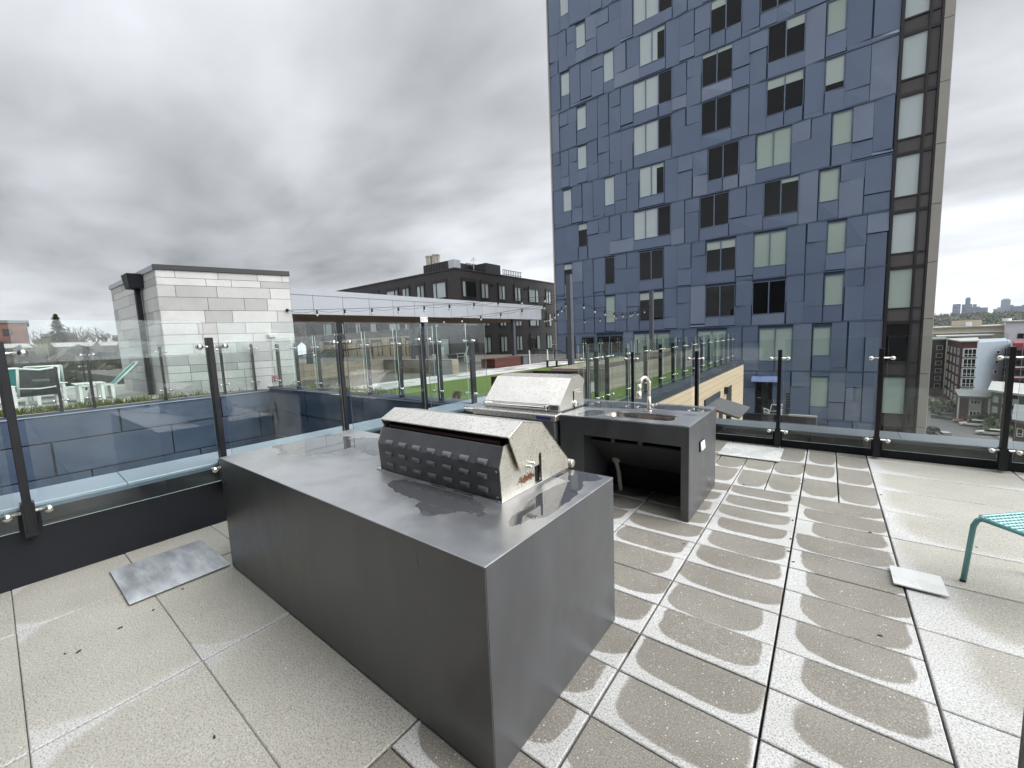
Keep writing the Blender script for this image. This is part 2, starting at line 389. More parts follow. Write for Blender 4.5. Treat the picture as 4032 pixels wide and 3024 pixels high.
def wood_mat(name, c1, c2, axis="y", plank=0.2, vertical_axis="z"):
    m = new_mat(name); q = NT(m); p = q.pos()
    g = q.noise(3, 6, 0.65, q.mapping(p, (0.5, 0.5, 14)), 0.4)
    s = q.n("ShaderNodeSeparateXYZ"); q.l(p, s.inputs[0])
    zz = q.math("DIVIDE", s.outputs[2], plank)
    fl = q.math("FLOOR", zz); fr = q.math("FRACT", zz)
    wnz = q.n("ShaderNodeTexWhiteNoise", noise_dimensions="1D"); q.l(fl, wnz.inputs["W"])
    f = q.math("ADD", q.math("MULTIPLY", wnz.outputs["Value"], 0.5), q.math("MULTIPLY", g, 0.6))
    c = q.mix(f, c1, c2)
    gap = q.math("LESS_THAN", fr, 0.05)
    c = q.mix(q.math("MULTIPLY", gap, 0.75), c, tuple(v * 0.15 for v in c1))
    q.pbr(c, 0.7, 0, q.bump(g, 0.15, 0.01), 0.3)
    return m
M["tan_clad"] = wood_mat("tan_lap_siding", (0.44, 0.34, 0.225), (0.55, 0.44, 0.31), plank=0.19)
M["timber"] = wood_mat("weathered_timber", (0.17, 0.145, 0.12), (0.34, 0.30, 0.25), plank=0.14)
M["dark_timber"] = wood_mat("dark_stained_timber", (0.022, 0.016, 0.014), (0.05, 0.036, 0.03), plank=0.16)
M["red_timber"] = wood_mat("red_brown_bench_slats", (0.06, 0.022, 0.016), (0.11, 0.042, 0.03), plank=0.07)
M["wall_stone"] = wood_mat("stacked_block_wall", (0.20, 0.165, 0.125), (0.30, 0.25, 0.19), plank=0.17)
M["concrete"] = pm("grey_concrete", (0.30, 0.30, 0.29), 0.8, 0, 0.15, 2, fine=0.1, fscale=60)
M["dark_conc"] = pm("dark_grey_concrete", (0.085, 0.085, 0.088), 0.7, 0, 0.15, 1.4)
M["deck"] = pm("brown_grey_deck", (0.13, 0.115, 0.10), 0.75, 0, 0.2, 1.0, fine=0.1, fscale=40)
M["pale_deck"] = pm("pale_deck_paver", (0.42, 0.41, 0.38), 0.8, 0, 0.1, 1.0, fine=0.08, fscale=40)
M["lower_roof"] = pm("lower_roof_membrane", (0.10, 0.105, 0.11), 0.6, 0, 0.2, 0.8)
def turf_mat():
    m = new_mat("artificial_turf"); q = NT(m); p = q.pos()
    c = q.mix(q.noise(1.5, 4, 0.6, p), (0.075, 0.125, 0.022), (0.125, 0.175, 0.035))
    c = q.mix(q.ramp(q.noise(160, 2, 0.6, p), 0.3, 0.7, 0.45, 0.0), c, (0.03, 0.06, 0.01))
    q.pbr(c, 0.9, 0, q.bump(q.noise(200, 2, 0.5, p), 0.5, 0.01), 0.2); return m
M["turf"] = turf_mat()
def checker_mat():
    m = new_mat("two_tone_deck_pavers"); q = NT(m); p = q.pos()
    ch = q.n("ShaderNodeTexBrick"); ch.inputs["Scale"].default_value = 1.0
    ch.inputs["Brick Width"].default_value = 0.61; ch.inputs["Row Height"].default_value = 0.305
    ch.inputs["Mortar Size"].default_value = 0.006; ch.inputs["Bias"].default_value = 0.0
    ch.inputs["Color1"].default_value = (0.56, 0.55, 0.52, 1); ch.inputs["Color2"].default_value = (0.24, 0.235, 0.22, 1); ch.inputs["Mortar"].default_value = (0.08, 0.08, 0.08, 1)
    q.l(q.mapping(p, (1, 1, 1), (0, 0, R(90))), ch.inputs["Vector"])
    q.pbr(ch.outputs[0], 0.8, 0, None, 0.3); return m
M["checker"] = checker_mat()
def leaf_mat(name, a, b, rough=0.7):
    m = new_mat(name); q = NT(m); p = q.pos()
    c = q.mix(q.ramp(q.noise(2.5, 3, 0.6, p), 0.3, 0.7), a, b)
    q.pbr(c, rough, 0, None, 0.2); return m
M["leaf_dark"] = leaf_mat("conifer_needles", (0.018, 0.030, 0.014), (0.035, 0.052, 0.026))
M["leaf_green"] = leaf_mat("evergreen_leaf", (0.030, 0.050, 0.018), (0.065, 0.085, 0.035))
M["leaf_olive"] = leaf_mat("olive_shrub_leaf", (0.060, 0.066, 0.030), (0.12, 0.115, 0.055))
M["grass"] = leaf_mat("planting_strip_grass", (0.09, 0.12, 0.03), (0.20, 0.20, 0.07))
M["dry_leaf"] = leaf_mat("dry_brush", (0.060, 0.048, 0.036), (0.125, 0.104, 0.078))
M["bark"] = pm("bare_bark", (0.060, 0.050, 0.043), 0.9, 0, 0.3, 2)
M["soil"] = pm("planting_soil", (0.05, 0.04, 0.03), 0.95, 0, 0.3, 8)
M["ground"] = pm("city_ground", (0.070, 0.068, 0.050), 0.95, 0, 0.45, 0.03, fine=0.3, fscale=0.25)
M["asphalt"] = pm("asphalt", (0.085, 0.085, 0.083), 0.8, 0, 0.2, 0.15, fine=0.1, fscale=3)
M["pavement"] = pm("pavement_concrete", (0.26, 0.255, 0.24), 0.85, 0, 0.12, 0.3)
M["hill"] = pm("wooded_hill", (0.050, 0.050, 0.042), 0.95, 0, 0.5, 0.012, fine=0.5, fscale=0.06)
M["beige_wall"] = pm("beige_render", (0.44, 0.40, 0.30), 0.8, 0, 0.07, 0.2)
M["white_wall"] = pm("off_white_render", (0.55, 0.56, 0.58), 0.75, 0, 0.06, 0.2)
M["grey_wall"] = pm("pale_grey_siding", (0.33, 0.365, 0.42), 0.7, 0, 0.05, 0.3)
M["red_wall"] = pm("brick_red_siding", (0.085, 0.030, 0.026), 0.75, 0, 0.15, 0.5)
M["red_bright"] = pm("crimson_panel", (0.20, 0.035, 0.05), 0.7, 0, 0.1, 0.5)
M["brick_brown"] = pm("brown_brick", (0.085, 0.062, 0.05), 0.85, 0, 0.2, 0.6)
M["brick_red"] = pm("red_brick", (0.13, 0.066, 0.05), 0.85, 0, 0.15, 0.4)
M["roof_felt"] = pm("mossy_roof_felt", (0.14, 0.15, 0.15), 0.9, 0, 0.2, 0.4)
M["roof_pale"] = pm("pale_flat_roof", (0.38, 0.375, 0.35), 0.85, 0, 0.12, 0.2)
M["win_white"] = pm("white_window_frame", (0.68, 0.69, 0.68), 0.5)
M["sky_blue_a"] = pane_mat("skyline_blue_glass", (0.10, 0.14, 0.24), 0.2, 0.6, 0.1)
M["sky_blue_b"] = pane_mat("skyline_grey_glass", (0.22, 0.27, 0.33), 0.3, 0.5, 0.1)
M["sky_blue_c"] = pane_mat("skyline_pale_concrete", (0.38, 0.42, 0.46), 0.5, 0.4, 0.1)
M["rubber"] = pm("tyre_rubber", (0.012, 0.012, 0.012), 0.8)
M["bulb"] = pm("clear_bulb_glass", (0.45, 0.43, 0.38), 0.1, 0, 0.05, 5)
M["red_alarm"] = pm("fire_alarm_red", (0.42, 0.03, 0.03), 0.4)
M["awning_blue"] = pm("periwinkle_awning", (0.22, 0.28, 0.48), 0.45, 0.1)
M["steel_stack"] = pm("steel_flue", (0.50, 0.46, 0.40), 0.4, 0.7)

# ------------------------------------------------------------------ helpers
WL = {}
def tag(o, label=None, cat=None, group=None, kind=None):
    if label: o["label"] = label
    if cat: o["category"] = cat
    if group: o["group"] = group
    if kind: o["kind"] = kind
    return o
def thing(name, loc, label, cat, group=None, rz=0.0):
    o = bpy.data.objects.new(name, None); COL.objects.link(o)
    o.location = loc; o.rotation_euler = (0, 0, rz); o.empty_display_size = 0.2
    WL[o.name] = Vector(loc)
    return tag(o, label, cat, group)
class MB:
    def __init__(s, X=None):
        s.v = []; s.f = []; s.m = []; s.X = X
    def add(s, pts):
        i = len(s.v)
        s.v += [tuple(s.X(p)) if s.X else tuple(p) for p in pts]
        return i
    def face(s, pts, m=0):
        i = s.add(pts); s.f.append(tuple(range(i, i + len(pts)))); s.m.append(m)
    def hexa(s, P, m=0):
        i = s.add(P)
        for q in ((0, 3, 2, 1), (4, 5, 6, 7), (0, 1, 5, 4), (1, 2, 6, 5), (2, 3, 7, 6), (3, 0, 4, 7)):
            s.f.append(tuple(i + k for k in q)); s.m.append(m)
    def box(s, x0, x1, y0, y1, z0, z1, m=0):
        s.hexa([(x0, y0, z0), (x1, y0, z0), (x1, y1, z0), (x0, y1, z0), (x0, y0, z1), (x1, y0, z1), (x1, y1, z1), (x0, y1, z1)], m)
    def cyl(s, a, b, r, n=10, r2=None, m=0, cap=True):
        a, b = Vector(a), Vector(b); d = (b - a)
        if d.length < 1e-6: return
        d.normalize()
        u = d.orthogonal().normalized(); w = d.cross(u)
        r2 = r if r2 is None else r2
        ring = lambda c, q: [c + (u * math.cos(t) + w * math.sin(t)) * q for t in [2 * math.pi * k / n for k in range(n)]]
        i = s.add(ring(a, r) + ring(b, r2))
        for k in range(n):
            s.f.append((i + k, i + (k + 1) % n, i + n + (k + 1) % n, i + n + k)); s.m.append(m)
        if cap:
            s.f.append(tuple(i + k for k in reversed(range(n)))); s.m.append(m)
            s.f.append(tuple(i + n + k for k in range(n))); s.m.append(m)
    def tube(s, pts, r, n=8, m=0):
        pts = [Vector(p) for p in pts]; N = len(pts); rings = []
        u = None
        rr = r if isinstance(r, (list, tuple)) else [r] * N
        for k, p in enumerate(pts):
            d = (pts[min(k + 1, N - 1)] - pts[max(k - 1, 0)]).normalized()
            if u is None: u = d.orthogonal().normalized()
            else: u = (u - d * u.dot(d)).normalized()
            w = d.cross(u)
            rings.append(s.add([p + (u * math.cos(2 * math.pi * j / n) + w * math.sin(2 * math.pi * j / n)) * rr[k] for j in range(n)]))
        for k in range(N - 1):
            for j in range(n):
                s.f.append((rings[k] + j, rings[k] + (j + 1) % n, rings[k + 1] + (j + 1) % n, rings[k + 1] + j)); s.m.append(m)
        s.f.append(tuple(rings[0] + j for j in reversed(range(n)))); s.m.append(m)
        s.f.append(tuple(rings[-1] + j for j in range(n))); s.m.append(m)
    def prism(s, poly, fn, d0, d1, m=0, mcap=None):
        """poly: 2d outline, fn(a,b,d)->xyz"""
        n = len(poly)
        i = s.add([fn(a, b, d0) for a, b in poly] + [fn(a, b, d1) for a, b in poly])
        for k in range(n):
            s.f.append((i + k, i + (k + 1) % n, i + n + (k + 1) % n, i + n + k)); s.m.append(m)
        mc = m if mcap is None else mcap
        s.f.append(tuple(i + k for k in reversed(range(n)))); s.m.append(mc)
        s.f.append(tuple(i + n + k for k in range(n))); s.m.append(mc)
    def ball(s, c, r, n=8, k=5, sq=(1, 1, 1), m=0):
        c = Vector(c); rows = []
        for a in range(1, k):
            t = math.pi * a / k
            rows.append(s.add([c + Vector((r * sq[0] * math.sin(t) * math.cos(2 * math.pi * j / n), r * sq[1] * math.sin(t) * math.sin(2 * math.pi * j / n), r * sq[2] * math.cos(t))) for j in range(n)]))
        tp = s.add([c + Vector((0, 0, r * sq[2]))]); bt = s.add([c - Vector((0, 0, r * sq[2]))])
        for j in range(n):
            s.f.append((tp, rows[0] + j, rows[0] + (j + 1) % n)); s.m.append(m)
            s.f.append((bt, rows[-1] + (j + 1) % n, rows[-1] + j)); s.m.append(m)
            for a in range(len(rows) - 1):
                s.f.append((rows[a] + j, rows[a + 1] + j, rows[a + 1] + (j + 1) % n, rows[a] + (j + 1) % n)); s.m.append(m)
    def build(s, name, mats, parent=None, bevel=0.0, smooth=False, fix=True, seg=2):
        if not isinstance(mats, (list, tuple)): mats = [mats]
        off = WL[parent.name] if parent is not None else Vector((0, 0, 0))
        me = bpy.data.meshes.new(name)
        me.from_pydata([(p[0] - off[0], p[1] - off[1], p[2] - off[2]) for p in s.v], [], s.f)
        for q in mats: me.materials.append(M[q] if isinstance(q, str) else q)
        me.polygons.foreach_set("material_index", s.m)
        if fix:
            bm = bmesh.new(); bm.from_mesh(me); bmesh.ops.recalc_face_normals(bm, faces=bm.faces[:]); bm.to_mesh(me); bm.free()
        if smooth: me.polygons.foreach_set("use_smooth", [True] * len(me.polygons))
        o = bpy.data.objects.new(name, me); COL.objects.link(o)
        if parent is not None: o.parent = parent
        WL[o.name] = off
        if bevel:
            b = o.modifiers.new("bevel", "BEVEL"); b.width = bevel; b.segments = seg; b.limit_method = "ANGLE"; b.angle_limit = R(40)
        return o
def BX(name, mat, dims, parent=None, bevel=0.0):
    m = MB(); m.box(*dims); return m.build(name, mat, parent, bevel)
def copy_tree(o, parent=None):
    c = o.copy(); COL.objects.link(c)
    if parent is not None: c.parent = parent
    for ch in list(o.children): copy_tree(ch, c)
    return c
def struct(o): o["kind"] = "structure"; return o
rnd = random.Random(7)
# ------------------------------------------------------------------ terrace floor
def terrace_floor():
    bm = bmesh.new()
    uvl = bm.loops.layers.uv.new("pv")
    wl_ = bm.loops.layers.float_color.new("wetp")
    tl_ = bm.loops.layers.float_color.new("tone")
    def slab(x0, x1, y0, y1, cx, cy, hx, hy, tone, soft, dk=0.0, gx=0.0058, gy=0.0042):
        z = rnd.uniform(-0.0012, 0.0012); t1, t2 = rnd.uniform(-.0012, .0012), rnd.uniform(-.0012, .0012)
        X0, X1, Y0, Y1 = x0 + gx, x1 - gx, y0 + gy, y1 - gy
        mx, my = (x0 + x1) / 2, (y0 + y1) / 2
        c = 0.004
        lo = [bm.verts.new(p) for p in ((X0, Y0, -.045), (X1, Y0, -.045), (X1, Y1, -.045), (X0, Y1, -.045))]
        md = [bm.verts.new(p) for p in ((X0, Y0, z - c), (X1, Y0, z - c + t1), (X1, Y1, z - c + t1 + t2), (X0, Y1, z - c + t2))]
        hi = [bm.verts.new(p) for p in ((X0 + c, Y0 + c, z), (X1 - c, Y0 + c, z + t1), (X1 - c, Y1 - c, z + t1 + t2), (X0 + c, Y1 - c, z + t2))]
        fs = [bm.faces.new(hi)]
        for k in range(4):
            fs.append(bm.faces.new((md[k], md[(k + 1) % 4], hi[(k + 1) % 4], hi[k])))
            fs.append(bm.faces.new((lo[k], lo[(k + 1) % 4], md[(k + 1) % 4], md[k])))
        for f in fs:
            for l in f.loops:
                l[uvl].uv = (l.vert.co.x - mx, l.vert.co.y - my)
                l[wl_] = (cx + .5, cy + .5, hx, hy); l[tl_] = (tone, soft, dk, 1)
    U = rnd.uniform
    # large pavers by the left parapet
    xs = [-4.69, -3.895, -2.646, -1.396]
    for k in range(-6, 18):
        y0 = -0.072 + 0.6132 * k; y1 = y0 + 0.6132
        if y0 > 6.7: break
        for a, b in zip(xs[:-1], xs[1:]):
            if y0 > 2.2 and b > -2.7: continue
            slab(a, b, y0, min(y1, 6.79), U(-.05, .05), U(-.01, .02), (b - a) / 2 + U(-.0, .05), .36 + U(-.02, .04), 1.0, U(.05, .16), 0, 0.0075, 0.0015) if k % 1 == 0 else None
    # 30 x 61 cm pavers
    cols = [-2.617, -2.006, -1.396, -0.779, -0.168, 0.4405]
    y = 0.2475
    rows = [y + .30525 * k for k in range(-11, 16)]
    for a, b in zip(cols[:-1], cols[1:]):
        for r in rows:
            if r < 2.0 and b < -1.3: continue
            if r + .3 > 4.84: continue
            front = max(0.0, min(1.0, (2.6 - r) / 2.2))
            if b < -.7: p = (U(-.04, .02), U(.0, .04), .29 + U(-.03, .04), .150 + U(-.03, .02), 0, U(.03, .10))
            elif b < 0: p = (U(-.04, .02), U(.0, .04), .29 + U(-.04, .03), .148 + U(-.035, .02), U(0, .1), U(.04, .12))
            else: p = (.03 + .05 * front + U(-.03, .03), U(-.01, .03), .275 - .07 * front + U(-.04, .04), .150 - .05 * front + U(-.035, .025), .12 * front + U(0, .1), .07 + .22 * front)
            if b < -.7 and r < .7: p = (0, 0, .45, .3, 0, .05)
            slab(a, b, r, r + .30525, *p)
    # half-width pavers at the back
    hc = [-1.396, -1.088, -0.779, -0.4735, -0.168, 0.1365, 0.4405]
    r = 4.826
    for y0, y1 in ((r, r + .61), (r + .61, r + 1.22), (r + 1.22, r + 1.83), (r + 1.83, 6.79)):
        for a, b in zip(hc[:-1], hc[1:]):
            slab(a, b, y0, y1, U(-.01, .01), U(.02, .05), .148 + U(-.01, .015), .28 + U(-.03, .03), .1, U(.06, .12))
    # large pavers on the right
    for k in range(-6, 10):
        y0 = 2.372 + .6105 * k; y1 = y0 + .6105
        if y0 > 6.7: break
        xx = .4405
        for j in range(7):
            far = 1.0 if y0 > 3.5 else 0.0
            p = (U(.02, .08), U(.0, .04), .60 + U(-.04, .06), .31 + U(-.03, .04), .95, .35) if far else (U(.10, .20), U(.02, .06), .52 + U(-.06, .05), .27 + U(-.05, .03), .72, .40)
            slab(xx, xx + 1.221, y0, min(y1, 6.79), *p)
            xx += 1.221
    me = bpy.data.meshes.new("terrace_floor"); bm.to_mesh(me); bm.free()
    me.materials.append(M["paver"])
    o = bpy.data.objects.new("terrace_floor", me); COL.objects.link(o); struct(o); WL[o.name] = Vector((0, 0, 0))
terrace_floor()
struct(BX("terrace_slab", "sub", (-4.66, 9.0, -4.0, 6.80, -0.6, -0.046)))

# ------------------------------------------------------------------ parapets
def parapet_left():
    t = thing("parapet_wall", (-4.9, 1.5, 0), "low black parapet with pale blue metal cap under the left glass railing", "wall")
    BX("baseboard", "blacktrim", (-4.70, -4.67, -4.0, 5.20, -0.02, 0.545), t)
    BX("fascia", "fascia_blue", (-4.70, -4.664, -4.0, 5.203, 0.547, 0.597), t)
    m = MB()
    ys = [-4.0, -1.9, 0.62, 3.02, 5.206]
    for a, b in zip(ys[:-1], ys[1:]):
        m.hexa([(-5.09, a + .002, .60), (-4.66, a + .002, .575), (-4.66, b - .002, .575), (-5.09, b - .002, .60),
                (-5.09, a + .002, .622), (-4.66, a + .002, .602), (-4.66, b - .002, .602), (-5.09, b - .002, .622)])
    m.build("coping", "coping_blue", t, 0.004)
    BX("outer_wall", "navy_dark", (-5.07, -4.702, -4.0, 5.2, -3.0, 0.572), t)
parapet_left()
def parapet_back():
    t = thing("parapet_wall", (2.0, 7.0, 0), "low black parapet with grey metal cap along the back glass railing", "wall")
    BX("baseboard", "blacktrim", (-3.47, 9.0, 6.80, 6.83, -0.02, 0.20), t)
    BX("fascia", "coping_dark", (-3.47, 9.0, 6.792, 6.83, 0.202, 0.232), t)
    m = MB()
    xs = [-3.47, -1.35, 0.76, 3.0, 5.4, 9.0]
    for a, b in zip(xs[:-1], xs[1:]):
        m.hexa([(a + .002, 6.785, .234), (b - .002, 6.785, .234), (b - .002, 7.19, .236), (a + .002, 7.19, .236),
                (a + .002, 6.785, .252), (b - .002, 6.785, .252), (b - .002, 7.19, .262), (a + .002, 7.19, .262)])
    m.build("coping", "coping_grey", t, 0.004)
    BX("outer_wall", "coping_dark", (-2.94, 9.0, 6.832, 7.17, -5.0, 0.232), t)
parapet_back()
# low step wall that closes the corner between the two parapets
t = thing("step_wall", (-4.1, 5.9, 0), "dark low wall in the corner behind the gas grill", "wall")
BX("upstand", "dark_conc", (-5.07, -3.48, 5.21, 6.10, -0.3, 0.40), t)
BX("cap", "coping_blue", (-5.10, -3.475, 4.99, 6.14, 0.603, 0.626), t, 0.004)
BX("riser", "navy_dark", (-5.07, -3.48, 5.215, 6.08, 0.402, 0.602), t)

t = thing("added_shade_wall", (-1.2, -2.6, 0), "dark panelled wall added unseen behind the terrace, assumed, shading the camera-facing sides", "wall")  # assumed building wall out of view, added to block light from behind
m = MB()
for k in range(9):
    for j in range(4): m.box(-7.6 + k * 1.45, -6.16 + k * 1.45, -2.10, -2.06, .05 + j * 3.2, 3.24 + j * 3.2)
m.build("cladding", "roof_black", t, 0.004)
BX("backing", "dark_slot", (-7.6, 5.4, -2.6, -2.101, -3, 13.0), t)
# ------------------------------------------------------------------ glass railings
def railing(label, along, fixed, goff, posts, ztop, zfoot, gtop, gbot, clamps, ends=(None, None), group="glass railings", pw=0.045, pd=0.085, glass="glass", inset=0.055, tops=None, tall=True):
    ms = sum(posts) / len(posts)
    loc = (fixed, ms, zfoot) if along == "y" else (ms, fixed, zfoot)
    t = thing("glass_railing", loc, label, "railing", group)
    P = (lambda s, d, z: (fixed + d, s, z)) if along == "y" else (lambda s, d, z: (s, fixed + d, z))
    MX = lambda m: setattr(m, "X", lambda p: P(*p)) or m
    for i, s in enumerate(posts):
        zt = tops[i] if tops else ztop
        m = MX(MB()); m.box(s - pw / 2, s + pw / 2, -pd / 2, pd / 2, zfoot, zt)
        if tall: m.box(s - pw / 2 - .012, s + pw / 2 + .012, -pd / 2 - .004, pd / 2 - .002, zfoot - .03, zfoot + .22)
        po = m.build("post", "post", t, 0.003)
        for zc_ in clamps:
            if zc_ > zt: continue
            m = MX(MB()); sg = 1 if goff > 0 else -1
            g0 = goff - sg * .045
            m.cyl((s - .098, g0, zc_), (s + .098, g0, zc_), .0105, 8)
            for e in (-.098, .098):
                m.cyl((s + e, goff - sg * .062, zc_), (s + e, goff - sg * .008, zc_), .017, 10)
                m.cyl((s + e, goff + sg * .008, zc_), (s + e, goff + sg * .022, zc_), .025, 12)
            m.build("clamp", "clamp", po, 0, True)
    edges = ([ends[0]] if ends[0] is not None else []) + list(posts) + ([ends[1]] if ends[1] is not None else [])
    for a, b in zip(edges[:-1], edges[1:]):
        a2 = a + inset if a in posts else a; b2 = b - inset if b in posts else b
        m = MX(MB()); h = .006
        i = m.add([(a2, goff - h, gbot), (b2, goff - h, gbot), (b2, goff + h, gbot), (a2, goff + h, gbot), (a2, goff - h, gtop), (b2, goff - h, gtop), (b2, goff + h, gtop), (a2, goff + h, gtop)])
        for q, mi in (((0, 3, 2, 1), 1), ((4, 5, 6, 7), 1), ((1, 2, 6, 5), 1), ((3, 0, 4, 7), 1), ((0, 1, 5, 4), 0), ((2, 3, 7, 6), 0)):
            m.f.append(tuple(i + k for k in q)); m.m.append(mi)
        m.build("glass_panel", [glass, "glass_edge"], t)
    return t
railing("near left glass railing with black posts above the pale blue cap", "y", -4.575, 0.072, [-2.45, -1.19, 0.068, 1.295, 2.57, 3.81], 1.807, 0.42, 1.958, 0.46, [0.575, 1.722], (None, 5.10))
railing("back glass railing with black posts above the grey cap, right of the sink", "x", 6.70, -0.072, [-3.44, -2.60, -1.585, -0.512, 0.524, 1.560, 2.62, 3.70, 4.8, 5.9], 1.380, 0.055, 1.525, 0.140, [0.25, 1.265], (-3.60, 7.0))

# ------------------------------------------------------------------ grill island
def island():
    X0, X1, Y0, Y1, H = -3.622, -0.936, 1.000, 2.100, 0.875
    t = thing("grill_island", (-2.28, 1.55, 0), "big blackened steel island counter in the foreground holding a built-in grill", "counter")
    BX("countertop", "counter_top", (X0, X1, Y0, Y1, H - .006, H), t, 0.003)
    BX("long_panel", "counter_side", (X0, X1 - .003, Y0 + .002, Y0 + .006, .012, H - .006), t)
    BX("end_panel", "counter_side", (X1 - .006, X1 - .002, Y0 + .008, Y1, .004, H - .006), t)
    BX("end_panel", "counter_side", (X0 + .002, X0 + .006, Y0 + .008, Y1, .012, H - .006), t)
    BX("rear_panel", "counter_side", (X0 + .008, X1 - .008, Y1 - .006, Y1 - .002, .012, H - .006), t)
    BX("core", "dark_slot", (X0 + .02, X1 - .02, Y0 + .02, Y1 - .02, .002, H - .03), t)
island()

def grill_back():
    xl, xr = -2.262, -1.249
    t = thing("barbecue_grill", (-1.755, 1.79, .875), "stainless grill seen from behind with louvred dark back, built into the big island", "grill")
    BX("base_flange", "handle_ss", (xl - .02, xr + .014, 1.468, 2.112, .8755, .884), t, 0.002)
    YZ = lambda x: (lambda a, b, d: (x + d, a, b))
    # dark back panel
    m = MB()
    prof = [(1.486, .884), (1.477, 1.05), (1.517, 1.150), (1.523, 1.148), (1.485, 1.05), (1.494, .884)]
    m.prism(prof, lambda a, b, d: (d, a, b), xl + .006, xr - .006)
    bp = m.build("back_panel", "grey_enamel", t, 0.002)
    for z, y, n in ((1.062, 1.481, (0, -1, .38)), (.990, 1.479, (0, -1, -.05)), (.918, 1.483, (0, -1, -.05))):
        for k in range(7):
            x = -2.145 + k * (2.145 - 1.367) / 6
            m = MB()
            # louvre: a pressed half-round hood, open below
            prof2 = [(0, -.013), (.014, -.010), (.017, .002), (.010, .014), (0, .018)]
            wdt = .036
            for (w0, w1, s0, s1) in ((-1, -.7, .25, .85), (-.7, .7, .85, .85), (.7, 1, .85, .25)):
                rows = []
                for w, s_ in ((w0, s0), (w1, s1)):
                    rows.append(m.add([(x + w * wdt, y - a * s_ + (b * .38 if n[2] > 0 else -b * .05), z + b) for a, b in prof2]))
                for j in range(4):
                    m.f.append((rows[0] + j, rows[1] + j, rows[1] + j + 1, rows[0] + j + 1)); m.m.append(0)
            m.build("louvre", "grey_enamel", bp, 0, True)
    for (x, z) in ((xr - .02, .90), (xr - .02, 1.03), (xl + .02, .90)):
        m = MB(); m.cyl((x, 1.474, z), (x, 1.484, z), .006, 8); m.build("screw", "handle_ss", bp)
    # fixed side panels
    sp = [(1.486, .884), (1.477, 1.05), (1.517, 1.150), (1.66, 1.18), (1.80, 1.18), (2.06, .93), (2.092, .884)]
    for x in (xr - .006, xl):
        m = MB(); m.prism(sp, lambda a, b, d: (d, a, b), x, x + .006); m.build("side_panel", "panel_ss", t, 0.001)
    m = MB(); m.box(xl + .01, xr - .01, 1.53, 2.06, .884, .92); m.box(xl + .01, xr - .01, 1.575, 1.60, .95, 1.20); m.build("firebox_shade", "dark_slot", t)  # black boxes imitate the shade in the gap under the hood lip
    m = MB(); m.cyl((xl + .05, 1.545, 1.155), (xr - .05, 1.545, 1.155), .012, 8); m.build("torsion_bar", pm("rusty_bar", (.05, .022, .014), .8), t)
    # hood: bent sheet with side plates
    out = [(1.526, 1.196), (1.642, 1.255), (1.825, 1.218), (2.089, .952), (2.095, .905)]
    th = .010
    inn = [(1.529, 1.188), (1.643, 1.245), (1.820, 1.209), (2.080, .948), (2.086, .905)]
    m = MB(); m.prism(out + inn[::-1], lambda a, b, d: (d, a, b), xl - .026, xr + .026)
    hood = m.build("hood", "hood", t, 0.003)
    plate = [(1.529, 1.193), (1.642, 1.252), (1.824, 1.216), (2.087, .951), (2.092, .888), (1.806, .888), (1.806, 1.046), (1.794, 1.058), (1.782, 1.046), (1.782, .991), (1.618, .991)]
    for x in (xr + .018, xl - .026):
        m = MB(); m.prism(plate, lambda a, b, d: (d, a, b), x, x + .008); m.build("hood_side", "panel_ss", hood, 0.0008)
    BX("slot", "dark_slot", (xr + .0005, xr + .0025, 1.776, 1.812, .888, 1.06), t)
    m = MB()
    for y, z in ((1.669, 1.013), (1.700, 1.022)):
        m.cyl((xr + .02, y, z), (xr + .048, y, z), .0075, 8); m.ball((xr + .048, y, z), .011, 8, 5)
    m.build("pivot_bolt", "handle_ss", t, 0, True)
    m = MB(); m.cyl((xl, 2.14, .90), (xr + .035, 2.14, .90), .026, 12); m.build("front_shelf", "brushed", t, 0.006, True)
grill_back()

